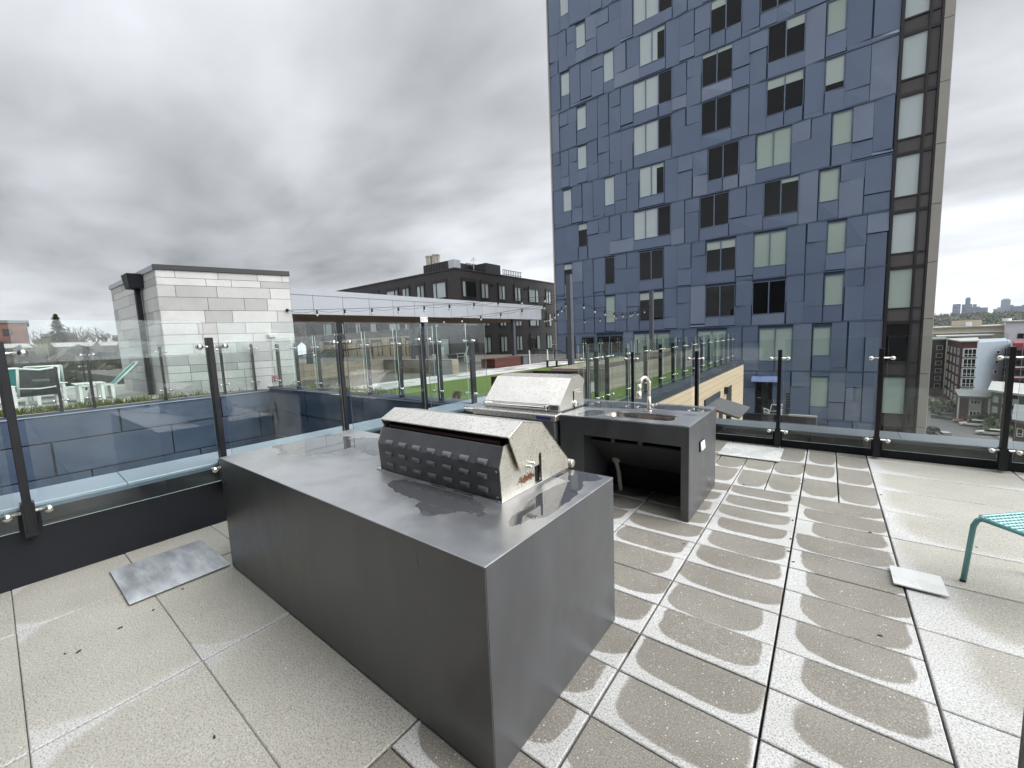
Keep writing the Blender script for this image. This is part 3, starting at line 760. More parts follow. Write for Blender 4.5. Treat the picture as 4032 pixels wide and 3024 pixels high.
# ------------------------------------------------------------------ sink counter
def sink_counter():
    X0, X1, Y0, Y1, H = -2.205, -0.918, 3.630, 4.700, 0.868
    t = thing("sink_counter", (-1.9, 4.2, 0), "blackened steel counter with undermount sink and open knee space, beside the second grill", "counter")
    hx0, hx1, hy0, hy1, rr = -1.795, -1.105, 3.775, 4.065, .075
    loop = []
    for cx, cy, a0 in ((hx1 - rr, hy1 - rr, 0), (hx0 + rr, hy1 - rr, 90), (hx0 + rr, hy0 + rr, 180), (hx1 - rr, hy0 + rr, 270)):
        for k in range(7):
            a = R(a0 + 15 * k); loop.append((cx + rr * math.cos(a), cy + rr * math.sin(a)))
    cxm, cym = (hx0 + hx1) / 2, (hy0 + hy1) / 2
    outl = []
    for a, b in loop:
        dx_, dy_ = a - cxm, b - cym
        k = min([q for q in ((X1 - cxm) / dx_ if dx_ > 1e-6 else 9e9, (X0 - cxm) / dx_ if dx_ < -1e-6 else 9e9, (Y1 - cym) / dy_ if dy_ > 1e-6 else 9e9, (Y0 - cym) / dy_ if dy_ < -1e-6 else 9e9)])
        outl.append((cxm + dx_ * k, cym + dy_ * k))
    for cxx, cyy in ((X1, Y1), (X0, Y1), (X0, Y0), (X1, Y0)):      # snap the nearest spoke to each corner
        j = min(range(len(outl)), key=lambda q: (outl[q][0] - cxx) ** 2 + (outl[q][1] - cyy) ** 2); outl[j] = (cxx, cyy)
    m = MB(); n = len(loop)
    i = m.add([(a, b, H) for a, b in loop] + [(a, b, H) for a, b in outl] + [(a, b, H - .012) for a, b in loop] + [(a, b, H - .012) for a, b in outl])
    for k in range(n):
        q = (k + 1) % n
        for f in ((i + k, i + n + k, i + n + q, i + q), (i + 2 * n + k, i + 2 * n + q, i + 3 * n + q, i + 3 * n + k), (i + k, i + q, i + 2 * n + q, i + 2 * n + k), (i + n + k, i + 3 * n + k, i + 3 * n + q, i + n + q)):
            m.f.append(f); m.m.append(0)
    m.build("countertop", "counter_top2", t)
    m = MB()
    m.box(-3.60, -3.335, 3.62, 4.30, H - .012, H); m.box(-3.60, X0 - .002, 4.302, 4.715, H - .012, H)
    m.build("side_worktop", "counter_top2", t, 0.0015)
    m = MB(); m.box(-3.598, -3.337, 3.622, 4.70, .01, H - .014); m.box(-3.335, X0 - .004, 4.31, 4.70, .01, H - .014)
    m.build("side_cabinet", "counter_side", t)
    # front with the opening, ends and back
    m = MB()
    m.box(X0, -1.935, Y0, Y0 + .012, .012, H - .013); m.box(-1.935, -0.985, Y0, Y0 + .012, .680, H - .013); m.box(-0.985, X1 - .004, Y0, Y0 + .012, .012, H - .013)
    m.box(-1.947, -1.935, Y0 + .012, 4.55, .012, .66); m.box(-0.985, -0.973, Y0 + .012, 4.55, .012, .66)
    m.build("front_panel", "counter_side", t)
    BX("end_panel", "counter_side", (X1 - .003, X1, Y0 + .002, Y1, .006, H - .013), t)
    BX("end_panel", "counter_side", (X0, X0 + .004, Y0 + .014, Y1, .012, H - .013), t)
    BX("rear_panel", "blacktrim", (X0 + .006, X1 - .006, Y1 - .010, Y1, -.004, H - .013), t)  # black colour puts the knee space's shade into this panel
    BX("knee_shade", "dark_slot", (-1.93, -.99, 4.20, 4.24, -.004, .62), t)  # black sheet standing in for the shade inside the knee space
    m = MB(); m.hexa([(-1.93, 3.78, .60), (-.99, 3.78, .60), (-.99, 3.80, .61), (-1.93, 3.80, .61), (-1.93, 4.16, .26), (-.99, 4.16, .26), (-.99, 4.18, .27), (-1.93, 4.18, .27)])
    m.box(-1.70, -1.66, 3.77, 3.80, .60, .68); m.box(-1.42, -1.38, 3.77, 3.80, .60, .68)
    m.build("knee_panel", "counter_side", t)
    # basin
    m = MB(); rings = []
    for z, s in ((H - .012, 1.02), (H - .02, 1.0), (H - .16, .97), (H - .185, .86), (H - .19, .3)):
        rings.append(m.add([(cxm + (a - cxm) * s, cym + (b - cym) * s, z) for a, b in loop]))
    for a, b in zip(rings[:-1], rings[1:]):
        for k in range(n): m.f.append((a + k, a + (k + 1) % n, b + (k + 1) % n, b + k)); m.m.append(0)
    m.f.append(tuple(rings[-1] + k for k in range(n))); m.m.append(0)
    sk = m.build("sink_basin", "sink_ss", t, 0, True)
    m = MB(); m.cyl((cxm, cym, H - .19), (cxm, cym, H - .186), .045, 14); m.build("drain", "handle_ss", sk)
    # pipes under the sink
    m = MB(); m.tube([(-1.78, 4.1, .40), (-1.78, 4.08, .30), (-1.74, 4.05, .2), (-1.70, 4.0, .02)], .024, 8); m.cyl((-1.79, 4.1, .30), (-1.79, 4.1, .42), .045, 10)
    m.build("drain_pipe", pm("grey_white_pvc", (.45, .45, .40), .5), t, 0, True)
    # light switch plate
    m = MB(); m.box(X1, X1 + .010, 3.982, 4.150, .552, .650); pl = m.build("socket_plate", "blacktrim", t, 0.003)
    m = MB(); m.hexa([(X1 + .010, 4.004, .566), (X1 + .010, 4.142, .566), (X1 + .022, 4.142, .564), (X1 + .022, 4.004, .564), (X1 + .010, 4.004, .642), (X1 + .010, 4.142, .642), (X1 + .012, 4.142, .642), (X1 + .012, 4.004, .642)])
    m.build("socket_cover", "white_plastic", pl, 0.002)
    # faucet
    fx, fy = -1.455, 4.185
    m = MB(); m.cyl((fx, fy, H), (fx, fy, H + .012), .030, 16); m.cyl((fx, fy, H + .012), (fx, fy, H + .16), .024, 14, .017)
    arc = [(fx, fy, H + .16), (fx, fy, H + .27)] + [(fx - .006 * k, fy - .062 + .062 * math.cos(R(20 * k)), H + .300 + .062 * math.sin(R(20 * k))) for k in range(0, 10)]
    m.tube(arc, .018, 12)
    fo = m.build("faucet", "brushed", t, 0, True)
    e = arc[-1]
    m = MB(); m.cyl(e, (e[0] - .004, e[1] - .008, e[2] - .075), .019, 14, .024); m.cyl((e[0] - .004, e[1] - .008, e[2] - .075), (e[0] - .006, e[1] - .014, e[2] - .15), .024, 14, .031)
    m.build("spray_head", "brushed", fo, 0, True)
    m = MB(); m.cyl((fx, fy, H + .062), (fx + .055, fy - .01, H + .062), .0145, 12); m.cyl((fx + .05, fy - .01, H + .062), (fx + .085, fy - .015, H + .085), .012, 10, .009)
    m.build("lever", "brushed", fo, 0, True)
    m = MB(); m.cyl((-1.09, 4.486, H), (-1.09, 4.486, H + .010), .009, 8); m.build("pop_up_button", "white_plastic", t)
    m = MB(); m.cyl((-3.56, 3.60, .835), (-3.36, 3.60, .835), .028, 12); m.box(-3.40, -3.36, 3.56, 3.62, .79, .86); m.build("bottle_opener", "handle_ss", t, 0.004, True)
sink_counter()

def grill_front():
    xl, xr = -3.322, -2.252
    t = thing("barbecue_grill", (-2.79, 3.97, .0), "stainless grill facing the camera with closed lid and long bar handle, left of the sink", "grill")
    out = [(3.705, .876), (3.705, .949), (3.971, 1.219), (4.158, 1.243), (4.285, 1.168), (4.25, 1.10), (4.254, .872)]
    m = MB(); m.prism(out, lambda a, b, d: (d, a, b), xl, xr - .006)
    lid = m.build("lid", "hood", t, 0.003)
    m = MB(); m.prism(out, lambda a, b, d: (d, a, b), xr - .006, xr)
    m.build("lid_side", "panel_ss2", lid, 0.001)
    BX("lid_band", "handle_ss", (xl + .004, xr - .008, 3.696, 3.7045, .880, .945), lid, 0.002)
    m = MB(); m.cyl((xl + .03, 3.652, .918), (xr - .13, 3.652, .918), .017, 14)
    m.build("handle", "handle_ss", lid, 0.003, True)
    m = MB(); m.box(xl + .03, xl + .065, 3.64, 3.705, .892, .944); m.build("handle_bracket", "handle_ss", lid, 0.004)
    m = MB(); m.box(xr - .165, xr - .13, 3.64, 3.705, .892, .944); m.build("handle_bracket", "handle_ss", lid, 0.004)
    m = MB(); m.box(xr - .001, xr + .003, 4.000, 4.020, .955, 1.065); m.build("slot", "dark_slot", lid)
    m = MB(); m.box(xr - .001, xr + .008, 4.022, 4.16, .985, 1.075); m.build("counterweight_plate", "panel_ss2", lid, 0.002)
    m = MB(); m.cyl((xr, 4.045, .915), (xr + .022, 4.045, .915), .043, 18); m.cyl((xr + .02, 4.045, .915), (xr + .030, 4.045, .915), .030, 16)
    m.build("side_knob", "handle_ss", lid, 0.003, True)
    m = MB(); m.cyl((xr, 4.125, 1.035), (xr + .035, 4.125, 1.035), .009, 8); m.build("bolt", "handle_ss", lid)
    m = MB(); m.hexa([(xl - .07, 3.548, .80), (xr + .04, 3.548, .80), (xr + .04, 3.70, .80), (xl - .07, 3.70, .80), (xl - .07, 3.555, .868), (xr + .04, 3.555, .868), (xr + .04, 3.70, .875), (xl - .07, 3.70, .875)])
    sh = m.build("front_shelf", "hood", t, 0.012)
    BX("blue_label", pm("blue_label", (0.045, 0.06, 0.22), .35), (xr - .20, xr - .02, 3.543, 3.5465, .815, .848), sh)
    m = MB(); m.hexa([(xl, 3.60, .60), (xr, 3.60, .60), (xr, 3.72, .60), (xl, 3.72, .60), (xl, 3.570, .798), (xr, 3.570, .798), (xr, 3.72, .798), (xl, 3.72, .798)])
    cp = m.build("control_panel", "grey_enamel", t, 0.004)
    for k in range(5):
        x = -2.435 - k * .17
        m = MB(); m.cyl((x, 3.588, .705), (x, 3.575, .705), .050, 20); kb = m.build("knob_bezel", "handle_ss", cp, 0.003, True)
        m = MB(); m.cyl((x, 3.576, .705), (x, 3.545, .707), .036, 18, .030); m.box(x - .006, x + .006, 3.535, 3.55, .68, .735)
        m.build("knob", "blacktrim", kb, 0.003)
    BX("door", "hood", (xl + .02, xr - .02, 3.605, 3.63, .08, .52), t, 0.003)
    m = MB(); m.cyl((xl + .15, 3.575, .555), (xr - .02, 3.575, .555), .014, 10); m.build("drawer_handle", "handle_ss", t, 0, True)
    BX("cabinet", "grey_enamel", (xl + .004, xr - .004, 3.633, 4.25, .02, .866), t)
grill_front()

# ------------------------------------------------------------------ loose plates on the pavers
tag(BX("cover_plate", "plate_steel", (-4.352, -3.640, .406, .994, .0135, .0195), None, 0.001), "streaked galvanised steel sheet on the pavers against the island's left end", "metal plate", "loose plates on the pavers")
tag(BX("cover_plate", "plate_pale", (-1.130, -.427, 5.915, 6.60, .0125, .0225), None, 0.001), "large pale plate with a damp patch on the pavers beside the sink counter", "metal plate", "loose plates on the pavers")
tag(BX("cover_plate", "plate_pale", (.388, .636, 3.400, 3.652, .0135, .0225), None, 0.001), "small square off-white plate on the pavers near the teal seat", "metal plate", "loose plates on the pavers")

m = MB(); rr_ = random.Random(5)
for _ in range(46):
    x, y = rr_.choice(((rr_.uniform(-4.5, -1.5), rr_.uniform(-.6, 1.0)), (rr_.uniform(-1.3, 2.5), rr_.uniform(1.0, 6.6)), (rr_.choice((-.779, -.168, .44)) + rr_.uniform(-.03, .03), rr_.uniform(1, 6))))
    a = rr_.uniform(0, 6.28); l = rr_.uniform(.004, .012); w = l * .45; ca, sa = math.cos(a), math.sin(a)
    m.hexa([(x + ca * l * i - sa * w * j, y + sa * l * i + ca * w * j, z) for z in (.0015, .005) for i, j in ((-1, -1), (1, -1), (1, 1), (-1, 1))])
tag(m.build("leaf_litter", pm("dead_leaf_bits", (.03, .022, .015), .9)), "tiny dark bits of leaf litter scattered on the pavers", "litter", None, "stuff")

# ------------------------------------------------------------------ teal seat at the right edge
def teal_seat():
    t = thing("outdoor_stool", (.764, 3.70, 0), "teal metal seat with perforated top, cut off by the right edge", "stool", rz=R(42))
    WL[t.name] = Vector((0, 0, 0))
    S, H = .46, .445
    # local frame: leg 1 at the origin, second edge along +x, first edge along -y
    legs = [(0, 0), (S, 0), (0, -S), (S, -S)]
    for (a, b) in legs:
        ax = .014 if a == 0 else -.014; by = -.014 if b == 0 else .014
        m = MB(); m.tube([(a - ax * .9, b - by * .9, .012), (a, b, .30), (a + ax * .3, b + by * .3, H - .06), (a + ax, b + by, H - .022), (a + ax * 2.6, b + by * 2.6, H)], .0145, 10)
        lg = m.build("leg", "teal_metal", t, 0, True)
        m = MB(); m.cyl((a - ax, b - by, 0), (a - ax, b - by, .014), .0155, 10); m.build("foot_cap", "rubber", lg)
    m = MB(); c = .036
    z = lambda u: H + .012 * math.sin(math.pi * u) * -1
    m.tube([(c, -c * .4, H)] + [(c + (S - 2 * c) * k / 8, -c * .4, H) for k in range(1, 9)], .013, 8)
    m.tube([(c, -S + c * .4, H)] + [(c + (S - 2 * c) * k / 8, -S + c * .4, H) for k in range(1, 9)], .013, 8)
    m.tube([(c * .4, -c, H - .006), (c * .4, -S + c, H - .006)], .013, 8); m.tube([(S - c * .4, -c, H - .006), (S - c * .4, -S + c, H - .006)], .013, 8)
    m.build("seat_frame", "teal_metal", t, 0, True)
    m = MB(); N = 16
    for k in range(N + 1):
        u = .02 + (S - .04) * k / N
        pr = []
        for j in range(13):
            v = .02 + (S - .04) * j / 12
            pr.append((u, -v, H + .004 - .020 * math.sin(math.pi * j / 12)))
        m.tube(pr, .0062, 5)
        pr = []
        for j in range(13):
            v = .02 + (S - .04) * j / 12
            pr.append((v, -u, H + .006 - .020 * math.sin(math.pi * (u - .02) / (S - .04))))
        m.tube(pr, .0062, 5)
    m.build("seat", "teal_seat", t, 0, True)
teal_seat()
t = thing("metal_post", (.50, 1.66, 0), "dark metal post cut off by the bottom right corner", "post")
m = MB(); m.box(.475, .535, 1.63, 1.69, .01, 1.0); m.build("shaft", "post", t, 0.004)
m = MB(); m.box(.42, .59, 1.575, 1.745, .003, .011); m.build("base_plate", "post", t, 0.002)
# ------------------------------------------------------------------ light well and upper deck
def panel_wall(name, label, P, rows, spacing, s0, s1, mats, stag, edge):
    """P(s, d, z): s along the wall, d proud of it"""
    pts = [P(s0, 0, 0), P(s1, 0, 0)]
    t = thing(name, tuple((pts[0][i] + pts[1][i]) / 2 for i in range(3)), label, "wall")
    r = random.Random(int(s1 * 7))
    m = MB(); m.X = lambda p: P(*p); m.box(s0, s1, -.30, -.03, -4.0, rows[0]); m.build("backing", "joint", t)
    m = MB(); m.X = lambda p: P(*p)
    for k, (zt, zb) in enumerate(zip(rows[:-1], rows[1:])):
        s = s0 - r.uniform(0, .2) + stag[k % len(stag)] - spacing
        while s < s1:
            a, b = max(s, s0), min(s + spacing, s1)
            if b - a > .1:
                d = [r.uniform(.005, .045) for _ in range(4)]
                g = r.uniform(.012, .030)
                m.hexa([(a + g, -.03, zb + .014), (b - .010, -.03, zb + .014), (b - .010, d[0], zb + .014), (a + g, d[1], zb + .014),
                        (a + g, -.03, zt - .014), (b - .010, -.03, zt - .014), (b - .010, d[2], zt - .014), (a + g, d[3], zt - .014)])
            s += spacing
    m.build("panels", mats, t, 0.003)
    m = MB(); m.X = lambda p: P(*p); m.box(s0, s1, -.40, .045, rows[0] + .008, rows[0] + .045); m.build("coping", "navy_dark", t, 0.003)
    m = MB(); m.X = lambda p: P(*p); m.box(s0, s1, .046, .056, rows[0] + .006, rows[0] + .03); m.build("coping_edge", edge, t)
    return t
panel_wall("light_well_wall", "long navy panelled wall across the light well, below the white loungers", lambda s, d, z: (-12.6 + d, s, z),
           [.495, -.05, -.76, -1.5, -2.3], 1.95, -9.0, 4.86, "blue_panel", [1.06, .06, .5], "coping_blue")
panel_wall("light_well_wall", "shaded navy panelled wall at the end of the light well, below the turf", lambda s, d, z: (s, 4.88 - d, z),
           [.575, -.05, -.76, -1.5, -2.3], 2.55, -12.62, -5.08, "blue_panel", [2.3, 2.3, 1.1], "coping_blue")
struct(BX("light_well_floor", "lower_roof", (-12.6, -5.07, -9.0, 4.87, -2.6, -2.3)))
struct(BX("upper_deck", "pale_deck", (-22.0, -12.96, -9.0, 4.98, -.2, .55)))
struct(BX("deck_path", "deck", (-34.0, -10.46, 4.99, 16.0, -.2, .55)))
struct(BX("patio", "deck", (-66.0, -14.0, 5.20, 29.9, -4.0, .296)))
struct(BX("patio", "deck", (-13.999, -3.47, 5.20, 20.95, -4.0, .294)))
struct(BX("checker_path", "checker", (-10.455, -8.655, 4.99, 18.0, .0, .552)))
struct(BX("lawn_base", "concrete", (-8.65, -4.52, 4.99, 20.6, .0, .546)))
m = MB(); tp = [(-8.64, 5.77), (-7.37, 5.36), (-6.3, 5.20), (-4.54, 5.19), (-4.54, 20.4), (-8.45, 20.4)]
m.prism(tp, lambda a, b, d: (a, b, d), .548, .562)
struct(m.build("lawn", "turf"))
struct(BX("lower_lawn", "turf", (-4.51, -3.45, 6.20, 20.7, .2, .312)))

def tufts(name, label, spots, mat, n, h, seed, w=.010):
    r = random.Random(seed); m = MB()
    for _ in range(n):
        x0, x1, y0, y1, z = spots[r.randrange(len(spots))]
        x, y = r.uniform(x0, x1), r.uniform(y0, y1)
        for k in range(5):
            a = r.uniform(0, 6.28); l = h * r.uniform(.5, 1.2); b = r.uniform(.2, .8) * l
            q = (x + r.uniform(-.05, .05), y + r.uniform(-.05, .05))
            ca, sa = math.cos(a), math.sin(a)
            m.face([(q[0] - sa * w, q[1] + ca * w, z), (q[0] + sa * w, q[1] - ca * w, z), (q[0] + ca * b * .5 + sa * w * .7, q[1] + sa * b * .5 - ca * w * .7, z + l * .65), (q[0] + ca * b, q[1] + sa * b, z + l)])
    return tag(m.build(name, mat, None, 0, False, False), label, "grass", None, "stuff")
struct(BX("planting_soil", "soil", (-12.3, -7.45, 5.01, 5.62, .3, .556)))
tufts("strip_grass", "tufts of low grass in the planting strips along the light well", [(-12.2, -7.6, 5.05, 5.55, .55), (-9.3, -7.7, 5.05, 5.4, .55), (-13.35, -13.0, -3, 4.8, .55), (-13.35, -13.0, -1, 2.4, .55)], "grass", 650, .14, 3)
struct(BX("planting_soil", "soil", (-13.45, -12.98, -9.0, 4.9, .3, .557)))

railing("glass railing on the far navy wall, in front of the white loungers", "y", -12.86, .07, [-3.63, -2.38, -1.13, .12, .88, 1.37, 2.62, 3.87, 4.62], 1.85, .52, 1.98, .66, [.78, 1.72], (None, None), tops=[1.85, 1.85, 1.85, 1.85, 1.50, 1.85, 1.85, 1.85, 1.85], glass="glass_far", tall=False)
railing("glass railing on the shaded wall in front of the turf", "x", 5.0, -.07, [-12.15, -11.05, -9.90, -8.85, -7.78, -6.69, -5.54, -4.72], 1.81, .55, 1.97, .68, [.80, 1.68], (-12.4, None), pd=.10, glass="glass_far", tall=False)
railing("glass railing at the far edge of the lounger deck", "y", -20.0, .07, [-4.5, -3.2, -1.9, -.6, 1.04, 2.0, 3.3], 1.49, .5, 1.55, .62, [.8, 1.36], (-6, 4.6), glass="glass_far", tall=False)

# ------------------------------------------------------------------ deck furniture
def lounge_chair(label, x, y, rz):
    t = thing("lounge_chair", (0, 0, 0), label, "chair"); t["_"] = 0; del t["_"]
    # faces +x locally
    m = MB()
    for s in (-.30, .30): m.tube([(.42, s, .33), (-.18, s, .30), (-.46, s, .93)], .022, 8)
    m.tube([(-.46, -.30, .93), (-.485, 0, .885), (-.46, .30, .93)], .022, 8); m.tube([(-.27, -.30, .50), (-.295, 0, .47), (-.27, .30, .50)], .018, 8); m.tube([(.42, -.30, .33), (.42, .30, .33)], .022, 8)
    m.build("frame", "white_paint", t, 0, True)
    m = MB()
    pr = [(.40, .34, 0), (-.16, .31, 0), (-.26, .48, .03), (-.44, .90, .04)]
    for (a, b, s1), (c, d, s2) in zip(pr[:-1], pr[1:]):
        for y0, y1 in ((-.29, -.1), (-.1, .1), (.1, .29)):
            f = lambda yy, s: s * (1 - (yy / .29) ** 2)
            m.face([(a - f(y0, s1), y0, b), (a - f(y1, s1), y1, b), (c - f(y1, s2), y1, d), (c - f(y0, s2), y0, d)])
    m.build("sling", "dark_fabric", t, 0, True)
    for s in (-1, 1):
        m = MB(); m.box(-.30, .42, s * .385 - .055, s * .385 + .055, .545, .567); m.build("armrest", "white_paint", t, 0.008)
        for fx in (.34, -.24):
            m = MB(); m.hexa([(fx - .04, s * .36 - .025, 0), (fx + .04, s * .36 - .025, 0), (fx + .04, s * .36 + .025, 0), (fx - .04, s * .36 + .025, 0), (fx - .05, s * .37 - .025, .545), (fx + .05, s * .37 - .025, .545), (fx + .05, s * .37 + .025, .545), (fx - .05, s * .37 + .025, .545)])
            m.build("leg", "white_paint", t, 0.004)
        m = MB(); m.box(-.26, .36, s * .345 - .018, s * .345 + .018, .26, .33); m.build("side_rail", "white_paint", t, 0.003)
    t.location = (x, y, .555); t.rotation_euler = (0, 0, rz)
    return t
lounge_chair("white framed lounge chair with charcoal sling, seen from behind on the far deck", -13.95, .62, R(188))
def sun_lounger():
    t = thing("sun_lounger", (0, 0, 0), "white sun lounger with teal sling and raised back, behind the charcoal chair", "sun lounger", "teal sun loungers on the far deck")
    m = MB()
    for s in (-.32, .32): m.tube([(-.05, s, .36), (1.45, s, .34)], .024, 8); m.tube([(0, s, .36), (-.52, s, .92)], .022, 8)
    m.tube([(-.52, -.32, .92), (-.52, .32, .92)], .022, 8); m.tube([(1.45, -.32, .34), (1.45, .32, .34)], .024, 8)
    m.build("frame", "white_paint", t, 0, True)
    m = MB(); m.box(.02, 1.43, -.30, .30, .352, .362); m.hexa([(0, -.30, .362), (0, .30, .362), (-.51, .30, .905), (-.51, -.30, .905), (.012, -.30, .366), (.012, .30, .366), (-.50, .30, .912), (-.50, -.30, .912)])
    m.build("sling", "teal_fabric", t)
    for fx in (.05, 1.35):
        for s in (-.32, .32):
            m = MB(); m.hexa([(fx - .03, s - .03, 0), (fx + .03, s - .03, 0), (fx + .03, s + .03, 0), (fx - .03, s + .03, 0), (fx - .04, s - .03, .34), (fx + .04, s - .03, .34), (fx + .04, s + .03, .34), (fx - .04, s + .03, .34)])
            m.build("leg", "white_paint", t, 0.004)
    return t
L0_ = sun_lounger()
for i, (x, y, rz, lab) in enumerate([(-15.6, .20, 172, None), (-16.9, .95, 176, "white sun lounger with teal sling and raised back, right of and beyond the charcoal chair"), (-15.35, 2.05, 268, "white sun lounger with teal back raised, beside the white panelled tower"), (-17.6, -.75, 175, "white sun lounger with teal sling partly hidden by the near railing post")]):
    o = L0_ if i == 0 else copy_tree(L0_)
    o.location = (x, y, .555); o.rotation_euler = (0, 0, R(rz))
    if lab: o["label"] = lab
t = thing("side_table", (-14.55, 1.50, .555), "low white slatted side table on the far deck, right of the charcoal chair", "table")
m = MB()
for k in range(6): m.box(-14.95, -14.15, 1.24 + k * .09, 1.315 + k * .09, 1.015, 1.035)
m.build("tabletop", "white_paint", t, 0.003)
for a in (-14.85, -14.25):
    for b in (1.32, 1.70):
        m = MB(); m.hexa([(a - .05, b - .03, .556), (a + .05, b - .03, .556), (a + .05, b + .03, .556), (a - .05, b + .03, .556), (a - .03, b - .03, 1.013), (a + .07, b - .03, 1.013), (a + .07, b + .03, 1.013), (a - .03, b + .03, 1.013)])
        m.build("leg", "white_paint", t, 0.003)
m = MB(); m.hexa([(-14.9, 1.49, .62), (-14.9, 1.53, .62), (-14.2, 1.53, .88), (-14.2, 1.49, .88), (-14.9, 1.49, .70), (-14.9, 1.53, .70), (-14.2, 1.53, .96), (-14.2, 1.49, .96)]); m.build("brace", "white_paint", t)

# ------------------------------------------------------------------ white plank-clad stair tower
def clad(m, P, d, nrm, L, zs, lens, r, gap=.010, proud=.014, nm=3):
    P, d, nrm = Vector(P), Vector(d).normalized(), Vector(nrm).normalized()
    for zt, zb in zip(zs[:-1], zs[1:]):
        s = -r.uniform(0, lens[1])
        while s < L:
            l = r.uniform(*lens); a, b = max(s, 0), min(s + l, L)
            if b - a > .04:
                q = lambda u, z, dd: P + d * u + nrm * dd + Vector((0, 0, z))
                a2 = a + (gap / 2 if a > 0 else 0); b2 = b - (gap / 2 if b < L else 0)
                pr = proud + r.uniform(-.002, .002)
                m.hexa([q(a2, zb + gap / 2, 0), q(b2, zb + gap / 2, 0), q(b2, zb + gap / 2, pr), q(a2, zb + gap / 2, pr), q(a2, zt - gap / 2, 0), q(b2, zt - gap / 2, 0), q(b2, zt - gap / 2, pr), q(a2, zt - gap / 2, pr)], r.choices(range(nm), (5, 3, 2) if nm == 3 else None)[0])
            s += l
def white_tower():
    C = Vector((-13.5, 2.87, 0)); dr_ = Vector((.87, 2.83, 0)).normalized(); dl_ = Vector((-1, -.027, 0)).normalized()
    nr = Vector((dr_.y, -dr_.x, 0)); nl = Vector((-dl_.y, dl_.x, 0)) * (1)
    if nl.y > 0: nl = -nl
    t = thing("stair_tower", (-15.5, 4.5, .55), "stair tower clad in pale grey fibre cement planks with a flat roof", "building")
    Rr, Ll = 2.98, 4.86
    A, B_, D_ = C, C + dr_ * Rr, C + dl_ * Ll
    E_ = D_ + Vector((.2, 3.6, 0))
    m = MB(); m.prism([(A.x, A.y), (B_.x, B_.y), (E_.x, E_.y), (D_.x, D_.y)], lambda a, b, z: (a, b, z), .2, 3.86)
    m.build("wall", "joint", t)
    zs = [3.80, 3.61, 3.42, 3.12, 2.78, 2.45, 2.15, 1.90, 1.62, 1.35, 1.15, .92, .50]
    r = random.Random(11)
    m = MB(); clad(m, A, dr_, nr, Rr, zs, (.55, 1.25), r)
    m.build("cladding", WHT, t)
    m = MB(); clad(m, A, dl_, nl, Ll, zs, (.7, 1.7), r)
    m.build("cladding", WHT, t)
    up = Vector((0, 0, 1))
    def strip(a, b, n_, z0, z1, mat, w=.05):
        m = MB(); q = [a + n_ * w, b + n_ * w, b - n_ * .12, a - n_ * .12]
        m.hexa([tuple(p + up * z0) for p in q] + [tuple(p + up * z1) for p in q]); m.build("roof_trim", mat, t)
    strip(A - dr_ * .05 , B_ + dr_ * .03, nr, 3.80, 3.925, "roof_black")
    strip(A + dl_ * .0 , D_ + dl_ * .06, nl, 3.79, 3.915, "canopy_panel")
    m = MB(); m.prism([(A.x, A.y), (B_.x, B_.y), (E_.x, E_.y), (D_.x, D_.y)], lambda a, b, z: (a, b, z), 3.86, 3.90); m.build("roof", "roof_black", t)
    # rain leader on the left face
    f = lambda s, o, z: tuple(C + dl_ * s + nl * o + up * z)
    m = MB(); m.hexa([f(1.08, .02, 3.45), f(1.72, .02, 3.45), f(1.62, .30, 3.45), f(1.18, .30, 3.45), f(1.04, .02, 3.82), f(1.78, .02, 3.82), f(1.70, .34, 3.82), f(1.10, .34, 3.82)])
    cb = m.build("rain_hopper", "blacktrim", t, 0.01)
    m = MB()
    for a, b, c_, d_ in ((1.33, .05, 1.47, .16),): m.hexa([f(a, b, .5), f(c_, b, .5), f(c_, d_, .5), f(a, d_, .5), f(a, b, 3.46), f(c_, b, 3.46), f(c_, d_, 3.46), f(a, d_, 3.46)])
    m.build("downpipe", "blacktrim", t, 0.006)
    m = MB(); g = lambda s, o, z: tuple(C + dr_ * s + nr * o + up * z)
    m.hexa([g(2.33, .02, .76), g(2.43, .02, .76), g(2.43, .07, .76), g(2.33, .07, .76), g(2.33, .02, .90), g(2.43, .02, .90), g(2.43, .07, .90), g(2.33, .07, .90)])
    m.build("fire_alarm", "red_alarm", t, 0.006)
    m = MB(); m.hexa([g(2.32, .02, 2.0), g(2.48, .02, 2.0), g(2.48, .12, 2.02), g(2.32, .12, 2.02), g(2.30, .02, 2.12), g(2.50, .02, 2.12), g(2.50, .16, 2.12), g(2.30, .16, 2.12)])
    m.build("wall_light", "white_plastic", t, 0.01)
    m = MB(); m.ball(g(2.86, .05, 2.80), .045, 10, 6); m.build("light_string_anchor", "blacktrim", t, 0, True)
white_tower()

# ------------------------------------------------------------------ canopy
t = thing("canopy", (-15.0, 12.6, .55), "long flat canopy with silver-grey fascia and brown wood soffit over the deck", "canopy")
m = MB()
for k in range(14):
    y0 = 5.79 + (k - .31) * 0.992; y1 = y0 + .992
    m.box(-12.83, -12.80, max(y0, 5.80) + .006, min(y1, 19.47) - .006, 2.71, 3.292)
m.build("fascia", "canopy_panel", t)
BX("fascia_cap", "canopy_panel", (-12.90, -12.785, 5.80, 19.52, 3.30, 3.475), t)
BX("fascia_backing", "canopy_line", (-12.95, -12.832, 5.80, 19.46, 2.72, 3.298), t)
m = MB(); m.box(-17.8, -12.86, 19.472, 19.50, 2.71, 3.292); m.build("end_fascia", "canopy_panel", t)
BX("roof", "roof_black", (-17.8, -12.96, 5.9, 19.46, 2.78, 3.30), t)
BX("soffit", "soffit", (-17.78, -12.96, 5.92, 19.46, 2.72, 2.775), t)
for y in (11.08, 17.02): BX("column", "column_grey", (-13.12, -12.94, y - .09, y + .09, .3, 2.715), t)
